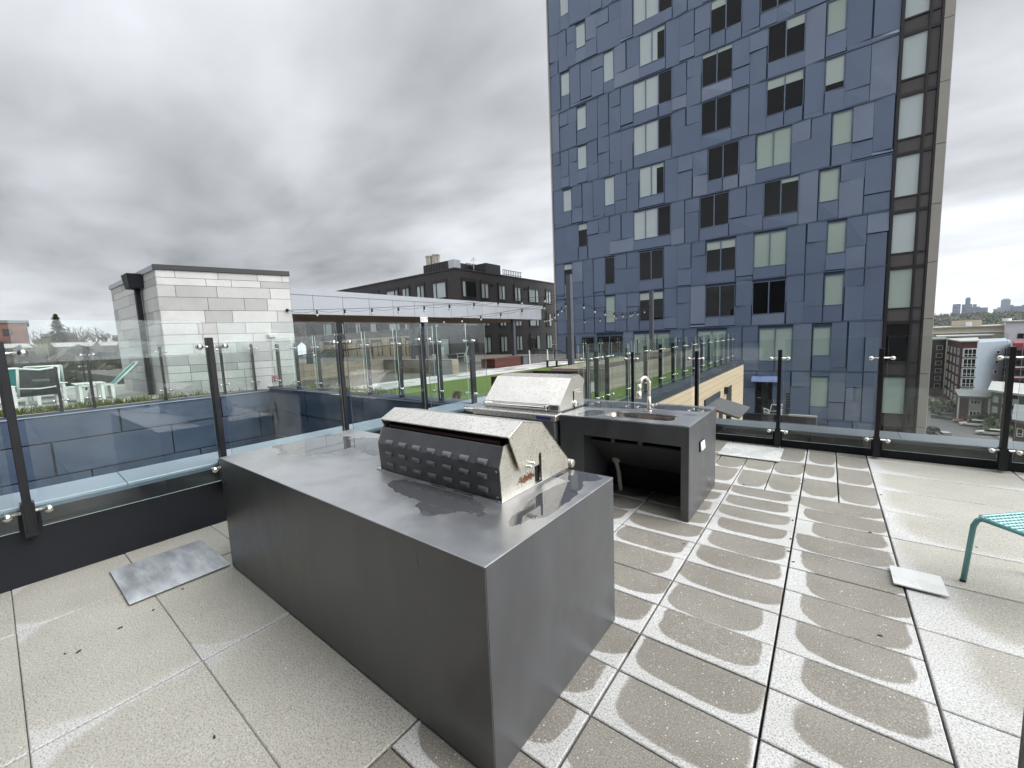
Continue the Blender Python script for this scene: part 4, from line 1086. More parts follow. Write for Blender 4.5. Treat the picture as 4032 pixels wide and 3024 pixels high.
for y in (8.5, 14.0): BX("column", "column_grey", (-17.6, -17.42, y - .09, y + .09, .3, 2.715), t)
def exit_sign():
    t = thing("exit_sign", (-12.72, 10.84, 2.58), "small white EXIT sign hung under the canopy edge", "sign")
    BX("housing", "white_plastic", (-12.77, -12.73, 10.66, 11.02, 2.50, 2.70), t, 0.006)
    BX("stem", "blacktrim", (-12.757, -12.743, 10.83, 10.85, 2.70, 2.715), t)
    L = {"E": [(0, 0, .2, 1), (.2, 0, .8, .18), (.2, .41, .7, .59), (.2, .82, .8, 1)], "I": [(.3, 0, .5, 1)], "T": [(.32, 0, .52, .82), (0, .82, .84, 1)]}
    x = -12.7295; u0 = 10.69; w = .075; h = .13; zb = 2.535
    for k, ch in enumerate("EXIT"):
        m = MB(); u = u0 + k * .08
        if ch == "X":
            for a, b in ((0, 1), (1, 0)):
                m.hexa([(x, u + a * .055, zb), (x, u + a * .055 + .015, zb), (x + .003, u + a * .055 + .015, zb), (x + .003, u + a * .055, zb), (x, u + b * .055, zb + h), (x, u + b * .055 + .015, zb + h), (x + .003, u + b * .055 + .015, zb + h), (x + .003, u + b * .055, zb + h)])
        else:
            for a, b, c, d in L[ch]: m.box(x, x + .002, u + a * w, u + c * w, zb + b * h, zb + d * h)
        m.build("letter", "mullion_dark", t)
exit_sign()

# ------------------------------------------------------------------ string lights and posts
POSTS = [(-6.85, 12.10), (-6.80, 19.95)]
for i, (x, y) in enumerate(POSTS):
    t = thing("light_post", (x, y, .55), ["tall slate-grey square post rising from the dark planter, nearer of the two", "tall slate-grey square post in front of the blue tower windows, farther of the two"][i], "post", "posts carrying the string lights")
    BX("shaft", "column_grey", (x - .085, x + .085, y - .085, y + .085, .5, 3.72), t, 0.004)
    BX("cap", "roof_black", (x - .09, x + .09, y - .09, y + .09, 3.722, 3.735), t)
    BX("base", "column_grey", (x - .14, x + .14, y - .14, y + .14, .56, .585), t)
def string_light(label, a, b, sag, n, seed):
    a, b = Vector(a), Vector(b)
    t = thing("string_light", tuple((a + b) / 2), label, "string lights", "strings of bulbs over the turf")
    pt = lambda u: a.lerp(b, u) - Vector((0, 0, 4 * sag * u * (1 - u)))
    m = MB(); m.tube([pt(k / 24) for k in range(25)], .006, 5)
    loop = []
    for k in range(n + 1):
        for j in range(4):
            u = min(1, (k + j / 4) / n); loop.append(pt(u) - Vector((0, 0, .02 + .07 * math.sin(math.pi * j / 4))))
    m.tube(loop, .005, 4)
    m.build("cable", "blacktrim", t)
    for k in range(1, n):
        p = pt(k / n)
        m = MB(); m.cyl(p - Vector((0, 0, .13)), p - Vector((0, 0, .02)), .028, 8); sk = m.build("socket", "blacktrim", t)
        m = MB(); m.ball(p - Vector((0, 0, .165)), .036, 8, 6, (1, 1, 1.25)); m.build("bulb", "bulb", sk, 0, True)
string_light("string of bulbs from the white stair tower along the canopy to the nearer post", (-12.58, 5.60, 2.80), (-6.93, 12.1, 3.10), .10, 11, 1)
string_light("string of bulbs from the middle canopy column to the nearer post", (-12.80, 11.0, 2.66), (-6.93, 12.12, 2.98), .18, 7, 2)
string_light("string of bulbs from the far end of the canopy to the nearer post", (-12.75, 19.4, 2.78), (-6.86, 12.2, 3.05), .22, 9, 3)
string_light("string of bulbs between the two slate-grey posts", (-6.83, 12.2, 3.0), (-6.80, 19.85, 3.0), .42, 9, 4)
string_light("slack lower string of bulbs between the canopy end and the farther post", (-12.7, 19.3, 2.72), (-6.88, 19.95, 2.95), .25, 7, 5)

# ------------------------------------------------------------------ lawn terrace: fence, planters, furniture
railing("glass railing along the lawn edge above the tan siding, running to the blue tower", "y", -3.40, .07, [6.95, 7.42] + [8.46 + 1.085 * k for k in range(12)], 1.392, .26, 1.54, .36, [.52, 1.27], (6.45, None), pd=.085, glass="glass_far", tall=False)
railing("glass railing along the far end of the lawn, in front of the blue tower", "x", 21.0, -.07, [-13.0 + 1.02 * k for k in range(10)], 1.40, .26, 1.52, .36, [.52, 1.27], (-14, -3.3), glass="glass_far", tall=False)
def planter(label, x0, x1, y0, y1, z0, z1, mat, soil=True):
    t = thing("planter_box", ((x0 + x1) / 2, (y0 + y1) / 2, z0), label, "planter")
    w = .06
    m = MB(); m.box(x0, x1, y0, y0 + w, z0, z1); m.build("side_board", mat, t, 0.006)
    m = MB(); m.box(x0, x1, y1 - w, y1, z0, z1); m.build("side_board", mat, t, 0.006)
    m = MB(); m.box(x0, x0 + w, y0 + w + .002, y1 - w - .002, z0, z1); m.build("end_board", mat, t, 0.006)
    m = MB(); m.box(x1 - w, x1, y0 + w + .002, y1 - w - .002, z0, z1); m.build("end_board", mat, t, 0.006)
    BX("soil", "soil", (x0 + w + .002, x1 - w - .002, y0 + w + .002, y1 - w - .002, z0 + .02, z1 - .12), t)
    return t
planter("dark stained timber planter box behind the gas grill", -5.32, -3.95, 6.15, 7.62, .3, .95, "dark_timber")
planter("long weathered timber planter on the lower turf strip, seen through the railing", -5.9, -4.30, 9.3, 15.2, .29, .86, "timber")
planter("second weathered timber planter farther along the lower turf strip", -5.9, -4.35, 16.0, 19.8, .29, .95, "timber")
def bush(name, label, c, r_, n, mat, seed, cat="plant", sq=(1, 1, .8), leaf=.06, stem=True):
    r = random.Random(seed); t = thing(name, (c[0], c[1], c[2]), label, cat)
    m = MB()
    for _ in range(n):
        while True:
            p = Vector((r.uniform(-1, 1), r.uniform(-1, 1), r.uniform(-1, 1)))
            if .15 < p.length < 1: break
        p = Vector((p.x * sq[0], p.y * sq[1], p.z * sq[2])) * r_ * r.uniform(.8, 1.08) + Vector((c[0], c[1], c[2] + r_ * sq[2]))
        u = Vector((r.gauss(0, 1), r.gauss(0, 1), r.gauss(0, .7))).normalized() * leaf * r.uniform(.6, 1.4); v = u.orthogonal().normalized() * leaf * r.uniform(.4, .8)
        m.face([p - u, p + v, p + u, p - v])
    m.build("foliage", mat, t, 0, False, False)
    if stem:
        m = MB()
        for k in range(4):
            a = r.uniform(0, 6.28); m.tube([(c[0], c[1], c[2]), (c[0] + math.cos(a) * r_ * .3, c[1] + math.sin(a) * r_ * .3, c[2] + r_ * .8), (c[0] + math.cos(a) * r_ * .5, c[1] + math.sin(a) * r_ * .5, c[2] + r_ * 1.3)], [r_ * .05, r_ * .035, r_ * .015], 5)
        m.build("stem", "bark", t)
    return t
bush("succulent_plant", "small rosette plant with pinkish leaves beside the dark planter", (-5.7, 5.55, .55), .10, 140, leaf_mat("succulent_leaf", (.09, .10, .05), (.22, .12, .10)), 5, leaf=.035)
t = thing("garden_table", (-7.3, 13.4, .55), "low dark slatted table on the turf behind the nearer light post", "table")
m = MB()
for k in range(7): m.box(-8.55, -6.1, 13.05 + k * .12, 13.15 + k * .12, .80, .825)
m.build("tabletop", "dark_conc", t, 0.003)
for a in (-8.45, -6.25):
    for b in (13.1, 13.78): BX("leg", "post", (a - .03, a + .03, b - .03, b + .03, .56, .798), t)
t = thing("slatted_bench", (-11.0, 13.0, .55), "dark red-brown slatted wood bench beyond the checkered path", "bench")
m = MB()
for k in range(5): m.box(-11.25, -10.52, 12.45, 14.2, .57 + k * .066, .628 + k * .066)
m.build("slats", "red_timber", t, 0.003)
m = MB()
for k in range(6): m.box(-11.26 + k * .125, -11.15 + k * .125, 12.43, 14.22, .902, .926)
m.build("seat", "red_timber", t, 0.003)
t = thing("concrete_block", (-10.7, 14.9, .55), "dark grey concrete block at the end of the slatted bench", "planter")
BX("body", "dark_conc", (-11.3, -10.45, 14.3, 15.6, .55, .90), t, 0.01)
BX("top_slab", "dark_conc", (-11.32, -10.43, 14.28, 15.62, .902, .94), t, 0.006)
t = thing("metal_railing", (-9.9, 14.75, .55), "low white-ended metal railing beyond the checkered path", "railing")
for x in (-10.42, -9.47):
    m = MB(); m.cyl((x, 14.72, .55), (x, 14.72, 1.18), .028, 8); m.build("post", "white_paint", t)
m = MB(); m.tube([(-10.42, 14.72, 1.18), (-9.0, 14.74, 1.14), (-8.3, 14.75, .9), (-8.25, 14.75, .56)], .022, 8); m.build("handrail", "post", t)
def slat_screen(label, x, y, rz):
    t = thing("slat_screen", (0, 0, 0), label, "screen", "black slatted screens before the tower")
    for s in (-.42, .42): 
        m = MB(); m.box(s - .025, s + .025, -.025, .025, 0, 1.40); m.build("upright", "post", t)
    for k in range(10):
        m = MB(); m.box(-.40, .40, -.02, .02, .12 + k * .135, .165 + k * .135); m.build("slat", "post", t)
    t.location = (x, y, .30); t.rotation_euler = (0, 0, rz); return t
s0_ = slat_screen("black slatted metal screen left of the nearer light post", -12.45, 17.75, R(-35))
s1_ = copy_tree(s0_); s1_.location = (-10.35, 18.3, .3); s1_.rotation_euler = (0, 0, R(-30)); s1_["label"] = "black slatted metal screen directly behind the nearer light post"
def rocking_chair():
    t = thing("rocking_chair", (0, 0, 0), "white rocking chair on the patio behind the block wall, beside the dark bicycle-like frame", "chair", "white rocking chairs on the patio")
    BX("seat", "white_paint", (-.26, .26, -.28, .28, .40, .44), t, 0.006)
    m = MB()
    for k in range(5): m.hexa([(-.24 - .0, -.26 + k * .11, .44), (-.20, -.26 + k * .11, .44), (-.20, -.18 + k * .11, .44), (-.24, -.18 + k * .11, .44), (-.44, -.26 + k * .11, 1.08), (-.40, -.26 + k * .11, 1.08), (-.40, -.18 + k * .11, 1.08), (-.44, -.18 + k * .11, 1.08)])
    m.build("backrest", "white_paint", t)
    for s in (-.31, .31):
        m = MB(); m.tube([(-.52, s, .10), (-.2, s, .03), (.2, s, .03), (.5, s, .12)], .022, 6); m.build("rocker", "white_paint", t, 0, True)
        m = MB(); m.box(-.30, .30, s - .04, s + .04, .62, .645); m.build("armrest", "white_paint", t)
        for fx in (-.22, .22):
            m = MB(); m.box(fx - .025, fx + .025, s - .025, s + .025, .04, .62); m.build("leg", "white_paint", t)
    return t
rc = rocking_chair(); rc.location = (-18.3, 18.45, .30); rc.rotation_euler = (0, 0, R(215))
rc2 = copy_tree(rc); rc2.location = (-19.3, 17.4, .3); rc2.rotation_euler = (0, 0, R(-60)); rc2["label"] = "white rocking chair on the patio, left one half hidden by a railing post"
t = thing("cafe_table", (-18.9, 18.6, .3), "dark covered round patio table between the white rocking chairs", "table")
m = MB(); m.cyl((-18.9, 18.6, .85), (-18.9, 18.6, .89), .62, 20); m.build("tabletop", "dark_conc", t)
m = MB(); m.cyl((-18.9, 18.6, .30), (-18.9, 18.6, .849), .58, 18, .60); m.build("cover", "dark_fabric", t, 0, True)
t = thing("block_wall", (-12.5, 9.6, .55), "low stacked block retaining wall with steps of tan and brown stone behind the checkered path", "wall")
BX("front_wall", "wall_stone", (-14.8, -10.44, 10.0, 10.35, .3, 1.06), t, 0.01)
BX("return_wall", "wall_stone", (-14.8, -14.45, 6.0, 9.998, .3, 1.10), t, 0.01)
BX("end_block", "dark_conc", (-10.75, -10.40, 9.3, 9.996, .5, 1.02), t, 0.006)
t = thing("ramp_railing", (-16.5, 9.5, .55), "dark sloping handrail on posts above the block wall", "railing")
m = MB(); m.tube([(-15.9, 5.9, 1.22), (-15.9, 7.6, 1.42), (-15.6, 10.3, 1.60), (-14.0, 11.5, 1.66)], .025, 6); m.build("handrail", "post", t)
for p, z in (((-15.9, 6.0), 1.23), ((-15.9, 7.6), 1.42), ((-15.75, 9.0), 1.5), ((-15.6, 10.3), 1.6), ((-14.0, 11.5), 1.66)):
    m = MB(); m.cyl((p[0], p[1], .55), (p[0], p[1], z), .025, 6); m.build("post", "post", t)
# ------------------------------------------------------------------ blue tower
PH = R(88.5)
TU = Vector((math.sin(PH), math.cos(PH), 0)); TN = Vector((-TU.y, TU.x, 0))
def TP(p):  # (u, proud, z) on the tower's front
    q = TU * p[0] + TN * (32.0 - p[1]); return (q.x, q.y, p[2])
def blue_tower():
    o = TP((-6.5, -9, -25))
    t = thing("apartment_tower", o, "tall apartment tower clad in interlocking slate-blue panels, brown glazed strip at right", "building")
    r = random.Random(21)
    ZB = [-25.65 + 3.05 * 0] ; bands = [1.92 + 3.05 * k for k in range(-9, 12)]
    TOP = 35.6
    m = MB(TP); m.box(-18.32, 5.36, -18, 0, -25.0, TOP); m.build("core", "tower_joint", t)
    WIN = [(-15.86,-15.05,24.42,26.12,"P"),(-13.57,-12.75,21.07,23.15,"P"),(-17.3,-16.51,21.38,23.1,"P"),(-10.77,-8.97,21.08,23.2,"PH"),(-11.25,-8.5,18.05,20.11,"PPD"),
        (-15.92,-15.11,18.32,20.03,"P"),(-15.94,-15.13,15.28,17.05,"P"),(-17.38,-16.58,12.25,13.98,"P"),(-13.64,-12.82,11.93,14.03,"P"),(-11.25,-8.53,15.03,17.08,"PPD"),(-10.83,-9.04,11.9,14.04,"PH"),
        (-16.01,-15.21,9.13,10.96,"T"),(-17.46,-16.68,6.17,7.9,"T"),(-13.7,-12.89,5.8,7.89,"D"),(-11.29,-8.57,8.86,10.95,"PPD"),(-10.87,-9.08,5.77,7.9,"DD"),(-17.44,-16.64,3.09,4.82,"B"),(-13.69,-12.9,2.7,4.82,"B"),(-10.88,-9.08,2.7,4.82,"TT"),
        (-14.52,-12.27,.21,1.65,"DD"),(-15.93,-14.76,.24,1.61,"D"),(-11.36,-8.61,.16,1.69,"BBB"),(-17.21,-16.44,27.4,29.29,"P"),(-11.2,-8.48,24.06,26.25,"PPD"),(-10.8,-9.0,27.1,29.25,"PD"),(-13.6,-12.8,27.2,29.25,"P"),
        (-6.01,-4.21,21.17,23.2,"TD"),(-3.16,-1.42,21.17,23.2,"DD"),(-2.72,-.86,18.09,20.2,"DT"),(-6.51,-4.7,18.1,20.15,"tt"),(-2.72,-.85,14.99,17.1,"TT"),(-6.52,-4.72,15.04,17.1,"DD"),(-6.08,-4.24,11.93,14.05,"DD"),(-3.21,-1.38,11.9,14.03,"BB"),
        (-2.74,-.92,8.87,10.99,"Dt"),(-6.57,-4.77,8.86,10.96,"DD"),(-6.12,-4.31,5.77,7.83,"TT"),(-3.24,-1.46,5.72,7.87,"BB"),(-6.15,-4.31,2.67,4.8,"DD"),(-3.25,-1.42,2.66,4.77,"DD"),(-6.64,-4.79,-.26,1.71,"BB"),(-2.82,-.98,-.46,1.7,"BB"),
        (.19,1.05,18.43,20.2,"B"),(.19,1.07,15.34,17.1,"L"),(.63,1.53,12.22,14.02,"B"),(.12,1.04,9.13,10.94,"B"),(.6,1.47,6.04,7.85,"B"),(.57,1.47,2.94,4.77,"B"),(.09,.97,-.14,1.65,"B"),(.06,.96,-3.38,-1.46,"B"),
        (.6,1.5,21.4,23.2,"B"),(.2,1.05,24.4,26.2,"B"),(-6.5,-4.7,24.1,26.2,"DD"),(-2.7,-.9,24.1,26.2,"TT"),(.1,1.0,-6.4,-4.5,"B"),(.5,1.4,-9.5,-7.6,"B"),(-2.8,-1.0,-9.7,-7.6,"DD"),(-2.8,-1.0,-12.7,-10.6,"BB"),(.1,1.0,-12.6,-10.6,"B")]
    DOOR = (-2.90, -2.02, -3.98, -1.83)
    fl = {}
    for k, zb in enumerate(bands[:-1]): fl[k] = []
    for w in WIN + [DOOR + ("door",)]:
        zc_ = (w[2] + w[3]) / 2
        for k, zb in enumerate(bands[:-1]):
            if zb <= zc_ < bands[k + 1]: fl[k].append(w)
    mp = MB(TP)
    def panel(a, b, z0, z1, light=0.0):
        if b - a < .05 or z1 - z0 < .05: return
        base = r.uniform(.040, .050); k = r.random()
        d = [base] * 4
        e = r.uniform(.03, .09); G = [.004] * 4      # left, right, bottom, top
        if k < .30: d[0] += e; d[3] += e; G[0] = .046
        elif k < .58: d[1] += e; d[2] += e; G[1] = .050
        elif k < .80: d[0] += e; d[1] += e; G[2] = .052
        elif k < .92: d[1] += e; G[1] = .024; G[2] = .02
        # order: bl, br, tr, tl
        mi = 3 if r.random() < light else r.choice((0, 0, 1, 2))
        a, b, z0, z1 = a + G[0], b - G[1], z0 + G[2], z1 - G[3]
        mp.hexa([(a, 0, z0), (b, 0, z0), (b, d[1], z0), (a, d[0], z0), (a, 0, z1), (b, 0, z1), (b, d[2], z1), (a, d[3], z1)], mi)
    for k, zb in enumerate(bands[:-1]):
        z0, z1 = zb + .05, bands[k + 1] - .03
        ws = sorted(fl[k]); cuts = [-18.30] + [q for w in ws for q in (w[0] - .03, w[1] + .03)] + [3.34]
        for w in ws:
            if w[4] == "door": panel(w[0] - .03, w[1] + .03, w[3] + .25, z1); continue
            n = len(w[4]); st = (w[1] - w[0]) / n
            if r.random() < .5 or n == 1: panel(w[0] - .03, w[1] + .03, z0, w[2] - .02, .1)
            else:
                s_ = 1 if n == 2 else r.choice((1, 2))
                panel(w[0] - .03, w[0] + st * s_, z0, w[2] - .02, .1); panel(w[0] + st * s_, w[1] + .03, z0, w[2] - .02, .1)
            if z1 - w[3] > .25: panel(w[0] - .03, w[1] + .03, w[3] + .03, z1)
        for a, b in zip(cuts[0::2], cuts[1::2]):
            if b - a < .1: continue
            n = max(1, round((b - a) / .93)); st = (b - a) / n
            j = 0; prev = 0
            while j < n:
                lt = .10 if a + j * st < -1 else .28
                u0, u1 = a + j * st, a + (j + 1) * st
                q = r.random()
                if q < .30 and j + 1 < n:      # two interlocking L shapes
                    u2 = u1 + st; h1 = z0 + (z1 - z0) * r.choice((.30, .36, .42)); h2 = z0 + (z1 - z0) * r.choice((.62, .68))
                    panel(u0, u1, h1, z1, lt); panel(u0, u1 + .0, z0, h1, lt); panel(u1, u2, z0, h2, lt); panel(u1, u2, h2, z1, lt); j += 2
                elif q < .55:
                    h1 = z0 + (z1 - z0) * r.choice((.33, .45, .62, .68)); panel(u0, u1, z0, h1, lt); panel(u0, u1, h1, z1, lt); j += 1
                elif q < .72 and j + 1 < n:
                    h1 = z0 + (z1 - z0) * r.choice((.36, .62)); panel(u0, u1 + st, z0, h1, lt); panel(u0, u1, h1, z1, lt); panel(u1, u1 + st, h1, z1, lt); j += 2
                elif q < .84:
                    panel(u0, u1, z0, z0 + .22, lt); panel(u0, u1, z0 + .22, z1, lt); j += 1
                else: panel(u0, u1, z0, z1, lt); j += 1
    mp.build("cladding", BLUE, t)
    m = MB(TP)
    for zb in bands: m.box(-18.33, 3.36, 0.001, .085, zb - .012, zb + .036)
    m.build("floor_ledges", BLUE[0], t)
    m = MB(TP); m.box(-18.46, -18.34, -18, .10, -25, TOP); m.build("corner_trim", "tower_tan", t)
    PM = {"P": "pane_pale", "H": "pane_pale", "D": "pane_dark", "B": "pane_blind", "T": "pane_dark", "t": "pane_dark", "L": "pane_dark"}
    for w in WIN:
        u0, u1, z0, z1, sts = w; n = len(sts); st = (u1 - u0) / n
        m = MB(TP); f = .035
        m.box(u0 - .02, u1 + .02, .002, .065, z1 - f, z1); m.box(u0 - .02, u1 + .02, .002, .065, z0, z0 + f)
        for k in range(n + 1):
            u = u0 + st * k; hw = .032 if 0 < k < n else .02
            m.box(u - hw, u + hw, .002, .066, z0 + f + .001, z1 - f - .001)
        fr = m.build("window", "mullion_blue", t)
        for k, c in enumerate(sts):
            m = MB(TP); a, b = u0 + st * k + .033, u0 + st * (k + 1) - .033
            tl = r.uniform(-.006, .006)
            m.hexa([(a, .003, z0 + .036), (b, .003, z0 + .036), (b, .02 + tl, z0 + .036), (a, .02, z0 + .036), (a, .003, z1 - .036), (b, .003, z1 - .036), (b, .02, z1 - .036), (a, .02 - tl, z1 - .036)])
            m.build("pane", PM[c], fr)
            hgt = {"T": .24, "t": .10, "L": .76}.get(c, 0)
            if hgt:
                m = MB(TP); m.box(a, b, .021, .030, z1 - .037 - (z1 - z0) * hgt, z1 - .037); m.build("blind", "blind_strip", fr)
            if c == "H":
                m = MB(TP); m.box(a + (b - a) * .42, b, .021, .030, z0 + .037, z1 - .30); m.build("open_sash", "pane_dark", fr)
                m = MB(TP); m.box(a + (b - a) * .42, b, .021, .028, z1 - .298, z1 - .037); m.build("blind", "blind_strip", fr)
    # door with its blue awning
    m = MB(TP); m.box(DOOR[0], DOOR[1], .002, .05, DOOR[2], DOOR[3]); d = m.build("door", "pane_dark", t)
    m = MB(TP); m.cyl((DOOR[0] + .12, .05, -2.95), (DOOR[0] + .12, .10, -2.95), .03, 8); m.cyl((DOOR[0] + .12, .10, -2.95), (DOOR[0] + .26, .10, -2.95), .018, 8); m.build("handle", "clamp", d)
    m = MB(TP); m.hexa([(-3.18, .02, -1.50), (-1.70, .02, -1.50), (-1.70, .62, -1.82), (-3.18, .62, -1.82), (-3.18, .02, -1.46), (-1.70, .02, -1.46), (-1.70, .62, -1.78), (-3.18, .62, -1.78)])
    m.build("awning", "awning_blue", t)
    for u in (-3.05, -1.83):
        m = MB(TP); m.cyl((u, .03, -2.1), (u, .58, -1.82), .02, 6); m.build("awning_strut", "post", t)
    m = MB(TP)
    for k in range(9): m.box(-1.20, -.98, .06, .12, -4.05 + k * .17, -3.94 + k * .17)
    m.build("louvre_panel", "mullion_dark", t)
    # bronze glazed strip at the right edge
    m = MB(TP); m.box(3.36, 3.50, .0, .12, -25, TOP); m.build("mullion", "mullion_dark", t)
    m = MB(TP); m.box(4.44, 4.55, .0, .115, -25, TOP); m.build("mullion", "mullion_dark", t)
    m = MB(TP); m.box(4.90, 4.99, .0, .135, -25, TOP); m.build("mullion", "mullion_dark", t)
    m = MB(TP)
    for zb in bands:
        for z0, z1 in ((zb - .28, zb - .10), (zb + .55, zb + .64)):
            m = MB(TP); m.box(3.501, 4.439, .0, .10, z0, z1); m.box(4.551, 4.899, .0, .10, z0, z1); m.build("transom", "mullion_dark", t)
    for k, zb in enumerate(bands[:-1]):
        zt = bands[k + 1]
        for a, b, c in ((3.51, 4.43, None), (4.56, 4.89, "pane_brown")):
            tl = r.uniform(-.008, .008)
            m = MB(TP); m.hexa([(a, 0, zb + .64), (b, 0, zb + .64), (b, .03 + tl, zb + .64), (a, .03, zb + .64), (a, 0, zt - .28), (b, 0, zt - .28), (b, .03, zt - .28), (a, .03 - tl, zt - .28)])
            m.build("pane", c or ("pane_pale" if k > 9 else "pane_blind" if k % 2 else "pane_dark"), t)
            m = MB(TP); m.box(a, b, 0, .035, zb - .10, zb + .55); m.build("spandrel", "pane_brown", t)
    m = MB(TP)
    for k, zb in enumerate(bands[:-1]): m.box(5.0, 5.38, 0, .14, zb - .04, bands[k + 1] - .07)
    m.build("end_panels", "tower_tan", t)
    m = MB(TP); m.box(5.365, 5.40, -18, .12, -25, TOP); m.build("side_cladding", "white_wall", t)
blue_tower()

# ------------------------------------------------------------------ dark brown apartment block
def brown_block():
    X, Y, ZR = -30.1, 30.0, 9.0
    t = thing("apartment_block", (-45, 45, -10), "dark brown apartment block with black-framed windows and roof plant, behind the canopy", "building")
    BX("wall", "brown_panel", (-68, X, Y, 70, -12, ZR), t)
    m = MB(); m.box(-68.1, X + .08, Y - .08, Y + .3, ZR + .002, ZR + .14); m.box(X - .3, X + .08, Y + .302, 70, ZR + .002, ZR + .14); m.build("roof_trim", "roof_black", t)
    BX("masonry_base", "tan_brick", (-66, -37.2, Y - .06, Y - .001, -1, 2.55), t)
    r = random.Random(4)
    def win(face, a, b, z0, z1, mull):
        if face == "R": Q = lambda p: (X + p[1], p[0], p[2])
        else: Q = lambda p: (p[0], Y - p[1], p[2])
        w = b - a; hd = min(.36, (z1 - z0) * .2); f = .13
        m = MB(Q)
        m.box(a, b, .0, .10, z1 - hd, z1); m.box(a, b, .0, .10, z0, z0 + f)
        m.box(a, a + f, .0, .10, z0 + f + .001, z1 - hd - .001); m.box(b - f, b, .0, .10, z0 + f + .001, z1 - hd - .001)
        mu = a + w * mull; m.box(mu - .05, mu + .05, .0, .09, z0 + f + .001, z1 - hd - .001)
        fr = m.build("window", "brown_trim", t)
        for p, q in ((a + f + .002, mu - .052), (mu + .052, b - f - .002)):
            m = MB(Q); tl = r.uniform(-.015, .015)
            m.hexa([(p, 0, z0 + f), (q, 0, z0 + f), (q, .03 + tl, z0 + f), (p, .03, z0 + f), (p, 0, z1 - hd), (q, 0, z1 - hd), (q, .03, z1 - hd), (p, .03 - tl, z1 - hd)])
            m.build("pane", r.choice(("pane_blind", "pane_blind", "pane_pale", "pane_dark")), fr)
    for (z0, z1) in ((6.2, 8.22), (3.2, 5.27), (.2, 2.36)):
        for a, b, mu in ((30.83, 33.03, .28), (33.76, 35.15, .5), (36.75, 38.14, .5), (39.76, 41.2, .5), (42.74, 45.1, .66), (46.68, 48.1, .5), (50.5, 51.9, .5), (53.5, 55.8, .4)): win("R", a, b, z0, z1, mu)
        for a, b, mu in ((-33.58, -31.39, .3), (-36.2, -34.81, .5), (-38.75, -37.36, .5), (-41.72, -39.39, .7), (-45.6, -43.2, .6), (-48.9, -47.5, .5), (-52.2, -50.9, .5), (-57.2, -54.6, .3), (-61, -59.5, .5)): win("L", a, b, z0, z1, mu)
    # roof plant
    ph = BX("plant_room", "roof_black", (-37.7, -33.7, 32.5, 38.5, ZR, 10.64), t)
    m = MB()
    for k in range(9): m.box(-37.70 + k * .45, -37.67 + k * .45, 32.46, 32.498, ZR + .1, 10.6)
    m.build("panel_ribs", "brown_trim", ph)
    for x in (-40.5, -39.3):
        m = MB(); m.cyl((x, 36, ZR), (x, 36, 12.45), .47, 14); m.cyl((x, 36, 12.45), (x, 36, 12.6), .54, 14); m.build("flue", "steel_stack", t)
    BX("stair_house", "roof_black", (-34.2, -31.1, 36.0, 38.6, ZR, 10.45), t)
    m = MB(); m.box(-32.2, -31.4, 31.2, 32.2, ZR + .002, 10.3); m.build("roof_unit", "white_wall", t)
    for (y0, y1, x) in ((32.5, 35.6, -30.9), (38.8, 42.5, -30.9)):
        m = MB(); n = int((y1 - y0) / .35)
        for k in range(n + 1): m.box(x - .03, x + .03, y0 + k * .35, y0 + k * .35 + .05, ZR, ZR + .95)
        m.box(x - .035, x + .035, y0, y1 + .06, ZR + .952, ZR + 1.0); m.box(x - .035, x + .035, y0, y1 + .06, ZR + .45, ZR + .49)
        m.build("roof_railing", "post", t)
    m = MB(); m.cyl((-32.6, 35.6, ZR), (-32.6, 35.6, 11.2), .04, 6); a = m.build("antenna_mast", "clamp", t)
    m = MB()
    for k in range(7): m.cyl((-32.6 - .45 + k * .15, 35.6, 10.9 - abs(k - 3) * .02), (-32.6 - .2 + k * .07, 35.6, 11.35 - abs(k - 3) * .1), .015, 5)
    m.cyl((-33.15, 35.6, 10.9), (-32.1, 35.6, 10.9), .02, 5); m.build("antenna", "clamp", a)
    for (y, z) in ((35.55, 7.7), (42.0, 7.75)):
        m = MB(); m.box(X, X + .45, y, y + .08, z, z + .07); m.box(X + .0, X + .08, y, y + .09, z - .1, z + .3); m.build("wall_lamp", "brown_trim", t)
brown_block()

# ------------------------------------------------------------------ tan-clad building under the lawn terrace
t = thing("clad_building", (-6, 14, -5), "low building with tan lap siding and a dark cap, below the lawn railing", "building")
BX("wall", "tan_clad", (-8.0, -2.98, 7.2, 20.95, -5.0, .14), t)
BX("cap_fascia", "coping_dark", (-3.3, -2.955, 6.9, 20.98, .142, .272), t)
BX("cap", "coping_dark", (-3.46, -2.94, 6.88, 21.0, .275, .300), t, 0.003)
BX("tall_window", "pane_dark", (-2.979, -2.965, 17.05, 18.05, -1.9, -.48), t)
BX("wall_lamp", "mullion_dark", (-2.979, -2.85, 16.62, 16.90, -.66, -.42), t)
BX("opening", "dark_slot", (-2.979, -2.970, 13.7, 15.1, -2.4, -.98), t)
BX("opening", "dark_slot", (-2.979, -2.970, 15.7, 16.4, -2.4, -.98), t)
m = MB(); m.hexa([(-2.97, 13.6, -.72), (-2.0, 13.45, -.96), (-2.0, 15.5, -.96), (-2.97, 15.6, -.72), (-2.97, 13.6, -.64), (-2.0, 13.45, -.90), (-2.0, 15.5, -.90), (-2.97, 15.6, -.64)])
m.build("awning", "dark_conc", t, 0.006)
BX("awning_flashing", "coping_dark", (-2.975, -2.93, 13.5, 15.7, -.64, -.44), t)
struct(BX("lower_roof", "lower_roof", (-2.97, -.35, 7.2, 31.9, -4.4, -3.96)))
t = thing("parapet_wall", (-2.2, 29.3, -3.9), "low brown parapet of the lower roof in front of the blue tower door", "wall")
BX("upstand", "brown_trim", (-4.2, -.36, 28.9, 29.1, -3.958, -3.55), t)
BX("cap", "tower_tan", (-1.7, -.33, 28.85, 29.15, -3.548, -3.46), t)
